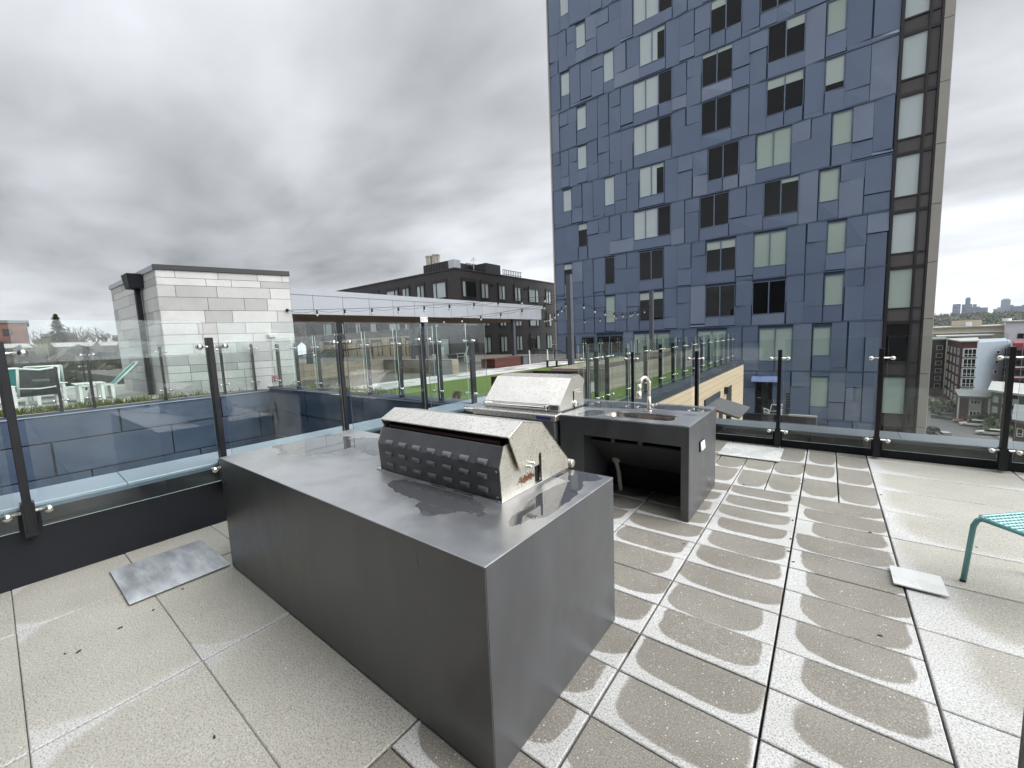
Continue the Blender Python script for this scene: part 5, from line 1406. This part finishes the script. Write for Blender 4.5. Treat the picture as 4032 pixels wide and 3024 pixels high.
lc = lounge_chair("white chair on the lower roof beside the tan siding", -3.0, 30.6, R(120)); lc.location = (-2.6, 30.2, -3.96)
# ------------------------------------------------------------------ ground and far terrain
GZ = -25.0
m = MB(); m.box(-4500, 4500, -4500, 4500, GZ - 1, GZ); struct(m.build("ground", "ground"))
def PA(az, h, z=0.0):
    a = R(az); return Vector((math.sin(a) * h, math.cos(a) * h, z))
def PT(az, tan, h): return PA(az, h, 1.675 + tan * h)
def ridge(name, azs, hs, mat, seed):
    r = random.Random(seed); rows = []
    m = MB(); n = 60
    for j, (h, ztan0, ztan1) in enumerate(hs):
        pts = []
        for k in range(n + 1):
            u = k / n; az = azs[0] + (azs[1] - azs[0]) * u
            tn = ztan0 + (ztan1 - ztan0) * u
            z = GZ if tn is None else 1.675 + tn * h
            pts.append(tuple(PA(az, h, z + r.uniform(-1, 1) * h * .0006)))
        rows.append(m.add(pts))
    for a, b in zip(rows[:-1], rows[1:]):
        for k in range(n): m.f.append((a + k, a + k + 1, b + k + 1, b + k)); m.m.append(0)
    return struct(m.build(name, mat, None, 0, True))
ridge("wooded_hill", (-12, 40), [(500, -.0535, -.0535), (800, -.020, -.024), (1300, .002, -.006), (1900, .0125, -.001), (2100, .0115, -.004), (2600, -.02, -.03)], "hill", 2)
def tree_mass(name, label, spots, mats, seed, leafy=True):
    r = random.Random(seed); m = MB()
    for (p, s) in spots:
        k = r.random(); mi = r.randrange(len(mats)); n = 14
        if k < .4:   # pointed
            for _ in range(n):
                u = r.random(); w = s * .28 * (1 - u) + .05 * s; a = r.uniform(0, 6.28)
                c = p + Vector((math.cos(a) * w * .6, math.sin(a) * w * .6, s * (.1 + .9 * u)))
                q = Vector((r.gauss(0, 1), r.gauss(0, 1), r.gauss(0, .5))).normalized() * s * .15 * (1.15 - u); v = q.orthogonal().normalized() * s * .12
                m.face([c - q, c + v, c + q, c - v], mi)
        else:
            for _ in range(n):
                c = p + Vector((r.gauss(0, .3), r.gauss(0, .3), .55 + r.gauss(0, .18))) * s
                q = Vector((r.gauss(0, 1), r.gauss(0, 1), r.gauss(0, 1))).normalized() * s * .19; v = q.orthogonal().normalized() * s * .17
                m.face([c - q, c + v, c + q, c - v], mi)
    return tag(m.build(name, mats, None, 0, False, False), label, "trees", None, "stuff")
r_ = random.Random(31)
sp = []
for _ in range(1500):
    az = r_.uniform(4, 24); h = r_.choice((r_.uniform(700, 1250), r_.uniform(1200, 1950), r_.uniform(1750, 1980)))
    u = (az + 12) / 52
    t0 = [(800, -.020 - .004 * u), (1300, .002 - .008 * u), (1900, .0125 - .0135 * u), (2100, .0115 - .0155 * u)]
    for (h0, a0), (h1, a1) in zip(t0[:-1], t0[1:]):
        if h <= h1: break
    tn = a0 + (a1 - a0) * max(0, (h - h0)) / (h1 - h0)
    sp.append((PA(az, h, 1.675 + tn * h - 1.0), r_.uniform(7, 15)))
tree_mass("far_woods", "dark wooded slope of small trees below the distant skyline", sp, ["leaf_dark", "dry_leaf", "leaf_green"], 5)
for i, (az, h, w, hh, mt, lab) in enumerate([(8.6, 1250, 22, 9, "white_wall", "small white house among the trees left of the far skyline"), (9.9, 1400, 30, 8, "roof_pale", "pale flat-roofed house on the wooded slope under the tallest far tower"), (10.6, 1200, 24, 8, "beige_wall", "beige house on the wooded slope right of the pale flat-roofed one"), (8.2, 1550, 26, 9, "beige_wall", "beige house high on the slope beside the tower's right edge")]):
    tn = -.004 if h < 1300 else .004
    p = PA(az, h, 1.675 + tn * h - 4)
    t = thing("hill_house", tuple(p), lab, "house")
    BX("wall", mt, (p.x - w / 2, p.x + w / 2, p.y - 8, p.y + 8, p.z, p.z + hh), t)
    m = MB(); m.prism([(p.x - w / 2 - 1, p.z + hh), (p.x + w / 2 + 1, p.z + hh), (p.x, p.z + hh + 4)], lambda a, b, d: (a, d, b), p.y - 8.5, p.y + 8.5); m.build("roof", "roof_felt", t)
SK = [(9.29, 9.81, .0277, "sky_blue_a", "broad blue-grey slab at the left end of the far skyline"), (9.88, 10.52, .0265, "sky_blue_a", "dark blue stepped block in front of the tallest round-topped far tower"), (10.07, 10.40, .0375, "sky_blue_b", "tallest grey-green far tower with rounded top in the left cluster"),
    (10.55, 10.80, .0258, "sky_blue_b", "pale blue far tower just right of the round-topped one"), (10.42, 11.02, .0215, "sky_blue_a", "wide low blue far block below the pale tower"), (11.0, 11.49, .0196, "sky_blue_a", "grey-blue far block at the right end of the left cluster"),
    (11.81, 12.06, .0163, "sky_blue_b", "short brownish far block at the left of the right cluster"), (12.03, 12.27, .0185, "sky_blue_c", "short pale far block beside the tall white tower"), (12.22, 12.77, .0312, "sky_blue_c", "tall pale far tower with a dark side, highest of the right cluster"), (12.77, 12.96, .0210, "sky_blue_a", "narrow dark blue far tower right of the pale one"),
    (12.95, 13.46, .0190, "sky_blue_b", "wide blue banded far block near the right edge of the photo"), (13.43, 13.9, .0203, "sky_blue_a", "blue far tower cut by the right edge of the photo")]
for i, (a0, a1, tn, mt, lab) in enumerate(SK):
    h = 3000 + 40 * ((i * 5) % 7); A, B_ = PA(a0, h), PA(a1, h); zt = 1.675 + tn * h
    c = (A + B_) / 2; t = thing("skyscraper", (c.x, c.y, GZ), lab, "skyscraper", "towers of the distant skyline")
    d = Vector((A.x, A.y, 0)).normalized() * 60
    m = MB(); m.prism([(A.x, A.y), (B_.x, B_.y), (B_.x + d.x, B_.y + d.y), (A.x + d.x, A.y + d.y)], lambda a, b, z: (a, b, z), GZ, zt - (6 if i in (2, 8) else 0)); m.build("body", mt, t)
    m = MB(); nb = 16 if tn > .025 else 9
    for k in range(nb):
        z = zt - 8 - k * 6.5
        e = Vector((A.x, A.y, 0)).normalized() * 1.2
        m.prism([(A.x - e.x, A.y - e.y), (B_.x - e.x, B_.y - e.y), (B_.x, B_.y), (A.x, A.y)], lambda a, b, z_: (a, b, z_), z, z + 2.6)
    m.build("floor_bands", "sky_blue_b" if mt != "sky_blue_b" else "sky_blue_a", t)
    if i in (2, 8):
        q = .16; A2, B2 = A.lerp(B_, q), A.lerp(B_, 1 - q)
        m = MB(); m.prism([(A2.x, A2.y), (B2.x, B2.y), (B2.x + d.x * .8, B2.y + d.y * .8), (A2.x + d.x * .8, A2.y + d.y * .8)], lambda a, b, z: (a, b, z), zt - 6, zt); m.build("crown", "sky_blue_c", t)

# ------------------------------------------------------------------ buildings down the street
def quad_block(t, name, mat, foot, z0, z1):
    m = MB(); m.prism([(p.x, p.y) for p in foot], lambda a, b, z: (a, b, z), z0, z1); return m.build(name, mat, t)
def face_frame(A, B_):
    d = (B_ - A); d.z = 0; L = d.length; d.normalize(); n = Vector((d.y, -d.x, 0))
    return (lambda p: tuple(A + d * p[0] + n * p[1] + Vector((0, 0, p[2])))), L
def street_window(t, Q, u0, u1, z0, z1, frame="win_white", cols=2, rows=2, pane="pane_dark"):
    m = MB(Q); f = .12
    m.box(u0, u1, 0, .12, z1 - f, z1); m.box(u0, u1, 0, .12, z0, z0 + f)
    for k in range(cols + 1):
        u = u0 + (u1 - u0 - f) * k / cols; m.box(u, u + f, 0, .12, z0 + f, z1 - f)
    for k in range(1, rows): 
        z = z0 + (z1 - z0) * .35; m.box(u0 + f, u1 - f, 0, .10, z - f / 2, z + f / 2)
    fr = m.build("window", frame, t)
    m = MB(Q); m.box(u0 + .02, u1 - .02, .005, .05, z0 + .02, z1 - .02); m.build("pane", pane, fr)
def red_grey():
    L, C_, R_, G_ = PA(9.15, 214), PA(10.05, 186), PA(11.04, 187), PA(12.99, 201)
    zt = -4.8
    t = thing("apartment_block", tuple(C_ + Vector((6, 10, GZ))), "red and pale grey apartment block with white bay windows beyond the street", "building")
    quad_block(t, "wall", "red_wall", [C_, R_, PA(11.04, 222), L], GZ, zt)
    quad_block(t, "wall", "grey_wall", [R_ + Vector((.02, .2, 0)), G_, PA(12.6, 230), PA(11.05, 222)], GZ, zt - .3)["label"] = "pale grey flat side wall"
    quad_block(t, "roof_edge", "roof_pale", [C_ + Vector((-.4, -.5, 0)), R_ + Vector((.2, -.5, 0)), PA(11.04, 222.3), L + Vector((-.5, .3, 0))], zt + .01, zt + .35)
    Q, W = face_frame(L, C_)
    for k in range(6):
        z0 = zt - 4.1 - k * 3.0
        for u in (2.0, 9.0, 16.0, 22.5): street_window(t, Q, u, u + (2.4 if u < 20 else 3.4), z0, z0 + 2.0)
    Q, W = face_frame(C_, R_)
    for k in range(6):
        z0 = zt - 4.6 - k * 3.0
        m = MB(Q); m.box(.25, W - .1, 0, .9, z0 - .3, z0 - .05); m.build("bay_sill", "red_wall", t)
        Q2 = (lambda Q: (lambda p: Q((p[0], p[1] + .75, p[2]))))(Q)
        m = MB(Q); m.box(.35, W - .25, 0, .74, z0 - .04, z0 + 2.6); m.build("bay", "win_white", t)
        street_window(t, Q2, .4, W - .3, z0, z0 + 2.5, cols=3)
    Q, W = face_frame(R_, G_)
    for k in range(5):
        z0 = zt - 4.2 - k * 3.0
        street_window(t, Q, W * .58 - k * .25, W * .58 + 1.5 - k * .25, z0, z0 + 1.1, cols=1, rows=1)
        street_window(t, Q, W * .84 - k * .2, W * .97 - k * .2, z0 - .7, z0 + 1.6, frame="brown_trim")
    t2 = thing("apartment_block", tuple(PA(13.6, 196, GZ)), "crimson and white apartment block cut off by the right edge of the photo", "building")
    quad_block(t2, "wall", "red_bright", [PA(13.15, 193), PA(15.2, 196), PA(15.0, 225), PA(13.1, 222)], GZ, zt - .8)
    Q, W = face_frame(PA(13.15, 193), PA(15.2, 196))
    for k in range(6):
        z0 = zt - 4.6 - k * 3.0
        m = MB(Q); m.box(0, W, 0, 1.0, z0 - .5, z0 - .2); m.build("balcony_slab", "white_wall", t2)
        for u in (.6, 3.8): street_window(t2, Q, u, u + 2.2, z0, z0 + 1.7, frame="brown_trim")
red_grey()
def simple_block(name, label, foot, z0, z1, mat, roof=None, over=.6, cat="building"):
    c = sum(foot, Vector((0, 0, 0))) / len(foot)
    t = thing(name, (c.x, c.y, z0), label, cat)
    quad_block(t, "wall", mat, foot, z0, z1)
    if roof:
        f2 = [p + (p - c).normalized() * over for p in foot]
        quad_block(t, "roof", roof, f2, z1 + .01, z1 + .5)
    return t
t = simple_block("long_building", "long beige flat-roofed building across the view under the far hill", [PA(6.5, 262), PA(12.58, 266), PA(12.2, 310), PA(6.5, 308)], GZ, -1.3, "beige_wall", "roof_pale")
quad_block(t, "roof_house", "beige_wall", [PA(9.3, 270), PA(11.18, 272), PA(11.0, 285), PA(9.3, 283)], -1.0, 1.8)
m = MB(); A = PA(10.22, 269.4); B_ = PA(10.62, 269.8); m.prism([(A.x, A.y), (B_.x, B_.y), (B_.x, B_.y + .4), (A.x, A.y + .4)], lambda a, b, z: (a, b, z), -.7, 1.1); m.build("louvre", "win_white", t)
Q, W = face_frame(PA(6.5, 262), PA(12.58, 266))
m = MB(Q); m.box(0, W, .0, .5, -3.6, -3.2); m.build("ledge", "win_white", t)
m = MB(Q); m.box(8, W - 4, .0, .25, -5.6, -4.9); m.build("window_band", "pane_dark", t)
t = simple_block("flat_block", "white flat-roofed block right of the long beige building", [PA(12.62, 238), PA(16.5, 242), PA(16.0, 290), PA(12.5, 285)], GZ, .4, "white_wall", "roof_pale")
Q, W = face_frame(PA(12.62, 238), PA(16.5, 242))
m = MB(Q); m.box(3.0, 9, .0, .2, -5.6, -3.8); m.build("window_band", "pane_dark", t)
m = MB(Q); m.cyl((2.2, -10, .9), (2.2, -10, 1.9), 1.2, 10); m.build("roof_vent", "win_white", t)
t = simple_block("low_building", "white flat-roofed low building in front of the long beige one", [PA(8.5, 236), PA(11.9, 240), PA(11.9, 256), PA(8.4, 255)], GZ, -4.6, "beige_wall", "roof_pale")
t = simple_block("brick_building", "dark brown brick walk-up with white-framed windows beside the tower's right edge", [PA(6.0, 205), PA(9.05, 213), PA(8.9, 240), PA(5.9, 235)], GZ, -4.9, "brick_brown", "roof_felt")
Q, W = face_frame(PA(6.0, 205), PA(9.05, 213))
for k in range(6):
    for u in (W - 2.9, W - 6.4): street_window(t, Q, u, u + 1.9, -8.4 - k * 2.75, -6.8 - k * 2.75, cols=1, rows=1, pane="brick_brown")
t = simple_block("low_house", "two-storey brick house with mossy flat roof and pale centre panels by the parked cars", [PA(10.25, 163), PA(12.1, 164), PA(12.1, 178), PA(10.0, 177)], GZ, -18.9, "brick_brown", "roof_felt", 1.2)
Q, W = face_frame(PA(10.25, 163), PA(12.1, 164))
m = MB(Q); m.box(W * .30, W * .72, 0, .25, GZ + .8, -19.0); m.build("pale_panel", "roof_pale", t)
Q2 = lambda p: Q((p[0], p[1] + .26, p[2]))
for z0 in (-20.6, -23.6): street_window(t, Q2, W * .33, W * .69, z0, z0 + 1.1, cols=3, rows=1)
for u in (-.4, W * .95):
    m = MB(Q); m.cyl((u, .8, GZ), (u, .8, -18.95), .16, 6); m.build("roof_post", "win_white", t)
t = simple_block("low_house", "house with a pale sloping roof and dark timber bays, behind the right-hand railing post", [PA(12.15, 158), PA(14.4, 150), PA(14.8, 172), PA(12.2, 178)], GZ, -16.3, "leaf_dark", "roof_pale", 1.4)
Q, W = face_frame(PA(12.15, 158), PA(14.4, 150))
for k in range(3):
    for u in (.6, 3.2, 5.8): street_window(t, Q, u, u + 1.5, -19.0 - k * 2.6, -17.4 - k * 2.6, frame="roof_pale", cols=1, rows=1, pane="pane_blind")
t = simple_block("brick_house", "small orange brick house at the right edge above the grey cap", [PA(13.62, 118), PA(17.5, 112), PA(17.0, 135), PA(13.6, 138)], GZ, -17.2, "brick_red", "roof_felt", .8)
Q, W = face_frame(PA(13.62, 118), PA(17.5, 112))
for z0 in (-19.8, -22.6): street_window(t, Q, .5, 1.5, z0, z0 + 1.5, cols=1)

# ------------------------------------------------------------------ street
def strip(name, pts, w, z, mat):
    m = MB(); rows = []
    for k, p in enumerate(pts):
        d = (pts[min(k + 1, len(pts) - 1)] - pts[max(k - 1, 0)]).normalized(); n = Vector((d.y, -d.x, 0)) * w / 2
        rows.append(m.add([tuple(p - n + Vector((0, 0, z))), tuple(p + n + Vector((0, 0, z)))]))
    for a, b in zip(rows[:-1], rows[1:]): m.f.append((a, a + 1, b + 1, b)); m.m.append(0)
    return struct(m.build(name, mat))
road = [Vector((28, 90, 0)), Vector((26.3, 120, 0)), Vector((25.0, 140, 0)), Vector((23.8, 160, 0)), Vector((22.8, 185, 0)), Vector((21, 225, 0))]
strip("road", road, 10.5, GZ + .02, "asphalt")
strip("pavement", [p + Vector((7.2, .5, 0)) for p in road], 2.2, GZ + .12, "pavement")
strip("pavement", [p - Vector((7.4, .5, 0)) for p in road], 2.2, GZ + .12, "pavement")
def parked_car(label, mat_name, col, x, y, rz, suv=False):
    t = thing("parked_car", (0, 0, 0), label, "car", "cars parked along the street")
    L, W_, H = (4.6, 1.86, 1.68) if suv else (4.5, 1.80, 1.45)
    cm = pm(mat_name, col, .25, .1, .03, 1, spec=.6)
    prof = [(-L / 2, .35), (-L / 2 + .05, .85), (-L / 2 + .25, .92), (L / 2 - 1.15, .90), (L / 2 - .12, .74), (L / 2, .55), (L / 2, .33)]
    m = MB(); m.prism(prof, lambda a, b, d: (a, d, b), -W_ / 2, W_ / 2); m.build("body", cm, t, .06)
    m = MB(); c0, c1 = (-L / 2 + .12, L / 2 - 1.25)
    m.hexa([(c0, -W_ / 2 + .08, .90), (c1, -W_ / 2 + .08, .90), (c1, W_ / 2 - .08, .90), (c0, W_ / 2 - .08, .90), (c0 + (.25 if suv else .65), -W_ / 2 + .25, H - .05), (c1 - .85, -W_ / 2 + .25, H - .05), (c1 - .85, W_ / 2 - .25, H - .05), (c0 + (.25 if suv else .65), W_ / 2 - .25, H - .05)])
    m.build("windows", "pane_dark", t, .03)
    m = MB(); m.box(c0 + (.2 if suv else .6), c1 - .8, -W_ / 2 + .22, W_ / 2 - .22, H - .048, H); m.build("roof", cm, t, .03)
    for sx in (-L / 2 + .85, L / 2 - .85):
        for s in (-1, 1):
            m = MB(); m.cyl((sx, s * (W_ / 2 - .18), .33), (sx, s * (W_ / 2 + .01), .33), .33, 14); wh = m.build("wheel", "rubber", t)
            m = MB(); m.cyl((sx, s * (W_ / 2 + .008), .33), (sx, s * (W_ / 2 + .02), .33), .2, 10); m.build("rim", "clamp", wh)
    for s in (-1, 1):
        m = MB(); m.box(L / 2 - .10, L / 2 + .01, s * .62 - .16, s * .62 + .16, .60, .70); m.build("headlight", "white_plastic", t)
        m = MB(); m.box(-L / 2 - .01, -L / 2 + .06, s * .68 - .12, s * .68 + .12, .66, .82); m.build("tail_light", "red_alarm", t)
    t.location = (x, y, GZ + .03); t.rotation_euler = (0, 0, R(rz))
for a in [("dark grey car nearest the roof edge, beside the tower's foot", "car_paint_dark", (.02, .021, .023), 20.7, 137.5, 97, True), ("silver car peeking over the grey cap", "car_paint_silver", (.45, .46, .47), 22.0, 133.2, 97, False),
          ("dark car farthest up the left kerb", "car_paint_black", (.015, .015, .017), 21.0, 163, 96, False), ("grey car with pale roof in the middle of the street bend", "car_paint_grey", (.10, .11, .11), 25.9, 160.0, 150, True),
          ("orange-red car behind the white one at the driveway", "car_paint_orange", (.35, .055, .025), 29.3, 154.6, 175, False), ("white car in front of the orange-red one at the driveway", "car_paint_white", (.62, .63, .63), 29.8, 150.9, 172, True),
          ("white car under the shrubs near the right-hand post", "car_paint_pale", (.55, .56, .57), 30.6, 140.5, 165, False), ("pale blue car far up the street", "car_paint_blue", (.30, .42, .55), 21.4, 186, 96, False)]: parked_car(*a)
r_ = random.Random(77)
sp = []
for (x0, x1, y0, y1, n, s) in ((30, 38, 142, 156, 60, 2.6), (25.5, 29, 164, 172, 30, 2.4), (34, 46, 125, 146, 60, 3.0), (33, 40, 156, 160, 16, 2.0), (17, 19.5, 168, 200, 30, 2.5), (26, 31, 172, 184, 26, 3.0), (12, 16, 120, 160, 20, 3)):
    for _ in range(n): sp.append((Vector((r_.uniform(x0, x1), r_.uniform(y0, y1), GZ)), s * r_.uniform(.6, 1.3)))
tree_mass("shrub_mass", "dark green shrubs along the street banks", sp, ["leaf_green", "leaf_olive", "leaf_dark"], 8)

# ------------------------------------------------------------------ trees
def bare_tree(label, base, H, seed, spread=.5, depth=5):
    r = random.Random(seed); t = thing("bare_tree", tuple(base), label, "tree")
    mt, mc = MB(), MB()
    def grow(p, d, l, rad, k):
        q = p + d * l; mid = p + d * l * .5 + Vector((r.gauss(0, .06), r.gauss(0, .06), r.gauss(0, .03))) * l
        (mt if k == 0 else mc).tube([p, mid, q], [rad, rad * .85, rad * .66], 5 if k < 2 else 3)
        if k >= depth: return
        n = 3 if k < 3 else r.choice((2, 3, 3))
        for j in range(n):
            a = r.uniform(0, 6.28); s = spread * r.uniform(.6, 1.3)
            nd = (d + Vector((math.cos(a), math.sin(a), 0)) * s + Vector((0, 0, .12))).normalized()
            grow(p.lerp(q, r.uniform(.55, 1.0)) if k else q, nd, l * r.uniform(.58, .80), rad * .62, k + 1)
    grow(Vector(base), Vector((0, 0, 1)), H * .30, H * .021, 0)
    mt.build("trunk", "bark", t); mc.build("crown", "bark", t)
def conifer(label, base, H, W_, seed, n=1500):
    r = random.Random(seed); t = thing("conifer_tree", tuple(base), label, "tree")
    b = Vector(base)
    m = MB(); m.cyl(b, b + Vector((0, 0, H * .97)), H * .018, 6, H * .004); m.build("trunk", "bark", t)
    m = MB()
    for _ in range(n):
        u = r.random() ** .8; tier = .82 + .18 * math.sin(u * 55)
        w = W_ * (1 - u) ** .85 * tier + .04 * W_; a = r.uniform(0, 6.28); q = r.uniform(.25, 1) ** .6
        c = b + Vector((math.cos(a) * w * q, math.sin(a) * w * q, H * (.10 + .9 * u) - w * q * .28))
        d = Vector((math.cos(a), math.sin(a), -.35)) * H * .040 * (1.2 - u * .7); v = Vector((-math.sin(a), math.cos(a), r.uniform(-.3, .3))) * H * .014
        m.face([c - d, c + v, c + d, c - v])
    m.build("crown", "leaf_dark", t, 0, False, False)
# slope to the left with its buildings
m = MB(); n = 40; rows = []
for (h, z) in ((26, -9), (45, -6.5), (70, -3), (100, 1.0), (140, 2.5), (200, 1.5), (400, -12)):
    rows.append(m.add([tuple(PA(-125 + 85 * k / n, h, z)) for k in range(n + 1)]))
for a, b in zip(rows[:-1], rows[1:]):
    for k in range(n): m.f.append((a + k, a + k + 1, b + k + 1, b + k)); m.m.append(0)
struct(m.build("brush_slope", "dry_leaf", None, 0, True))
r_ = random.Random(13); sp = []
for _ in range(3600):
    az = r_.uniform(-112, -60); h = r_.uniform(30, 125); z = -9 + (h - 26) / 74 * 10 if h < 100 else 1
    sp.append((PA(az, h, z - .3), r_.uniform(2.5, 4.5) + max(0, (h - 40)) * .085 if h < 72 else r_.uniform(1.5, 3.5)))
tree_mass("brush_mass", "brown winter brush covering the slope beyond the lounger deck", sp, ["dry_leaf", "dry_leaf", "bark", "leaf_olive"], 9)
for az, tn, h, sd, lab in ((-88.6, .052, 96, 1, "thin bare tree at the far left behind the near railing post"), (-86.7, .055, 92, 2, "bare tree just left of the dark conifer"), (-84.7, .066, 88, 3, "bare tree just right of the dark conifer"), (-83.3, .0765, 84, 4, "tallest bare tree, with wide crown left of the white stair tower"), (-82.2, .072, 90, 5, "bare tree touching the edge of the white stair tower"), (-64.4, .045, 70, 6, "bare tree seen under the canopy next to the white stair tower"), (-62.5, .040, 74, 7, "smaller bare tree seen under the canopy left of the brown block"), (-85.8, .05, 100, 8, "faint bare tree behind the dark conifer"), (-90.3, .05, 100, 9, "bare tree at the left edge of the photo")):
    z0 = -9 + (h - 26) / 74 * 10; H = 1.675 + tn * h - z0
    bare_tree(lab, PA(az, h, z0), H * .98, sd * 7 + 1, .55, 5)
conifer("dark conifer with a broken outline on the horizon left of the white stair tower", PA(-85.55, 88, -1), 9.0, 2.6, 3)
conifer("dark conifer seen under the canopy at the white stair tower's edge", PA(-65.5, 60, -4.4), 9.3, 3.0, 4)
for a, z0, z1, h0, lab, mt in (((-97, -87.35), 2, 8.0, 112, "red brick building on the horizon at the left edge", "brick_red"), ((-86.6, -84.4), 2, 5.0, 96, "low red brick block on the slope below the dark conifer", "brick_red"), ((-81.9, -79), 2, 4.6, 96, "small orange brick block beside the white stair tower", "brick_red")):
    t = simple_block("brick_building", lab, [PA(a[0], h0), PA(a[1], h0), PA(a[1], h0 + 12), PA(a[0], h0 + 12)], z0 - 3, z1, mt, "roof_felt", .3)
    Q, W = face_frame(PA(a[0], h0), PA(a[1], h0))
    for k in range(int(W / 3)):
        m = MB(Q); m.box(1 + k * 3, 2 + k * 3, -.05, .06, z1 - 2.2, z1 - 1.0); m.build("window", "pane_dark", t)
t = simple_block("long_building", "low building with a wide pale roof edge on the slope beyond the lounger deck", [PA(-99, 74), PA(-80, 74), PA(-80, 86), PA(-99, 86)], -6, 3.0, "brick_brown", "roof_pale", .8)
Q, W = face_frame(PA(-99, 74), PA(-80, 74))
for k in range(9): street_window(t, Q, 1 + k * 2.7, 2.6 + k * 2.7, .2, 1.9, frame="brick_brown", cols=1, rows=1)
t = simple_block("garden_shed", "small white hipped building seen under the canopy beside the white stair tower", [PA(-66.2, 44), PA(-63.6, 44), PA(-63.6, 50), PA(-66.2, 50)], -6, .9, "white_wall", None, cat="building")
m = MB(); f = [PA(-66.4, 43.5), PA(-63.4, 43.5), PA(-63.4, 50.5), PA(-66.4, 50.5)]; c = sum(f, Vector((0, 0, 0))) / 4
i = m.add([tuple(p + Vector((0, 0, .91))) for p in f] + [(c.x, c.y, 2.3)])
for k in range(4): m.f.append((i + k, i + (k + 1) % 4, i + 4)); m.m.append(0)
m.build("roof", "white_wall", t)

# ------------------------------------------------------------------ damp air
hz = new_mat("damp_air"); q = NT(hz)
pv = q.n("ShaderNodeVolumePrincipled"); pv.inputs["Color"].default_value = (.86, .90, .96, 1); pv.inputs["Density"].default_value = 0.00006; pv.inputs["Anisotropy"].default_value = 0.2
oo = q.n("ShaderNodeOutputMaterial"); q.l(pv.outputs[0], oo.inputs["Volume"])
m = MB(); m.box(-4600, 4600, -4600, 4600, GZ - 2, 150)
tag(m.build("haze", hz), "thin pale haze over the far town and skyline", "haze", None, "stuff")
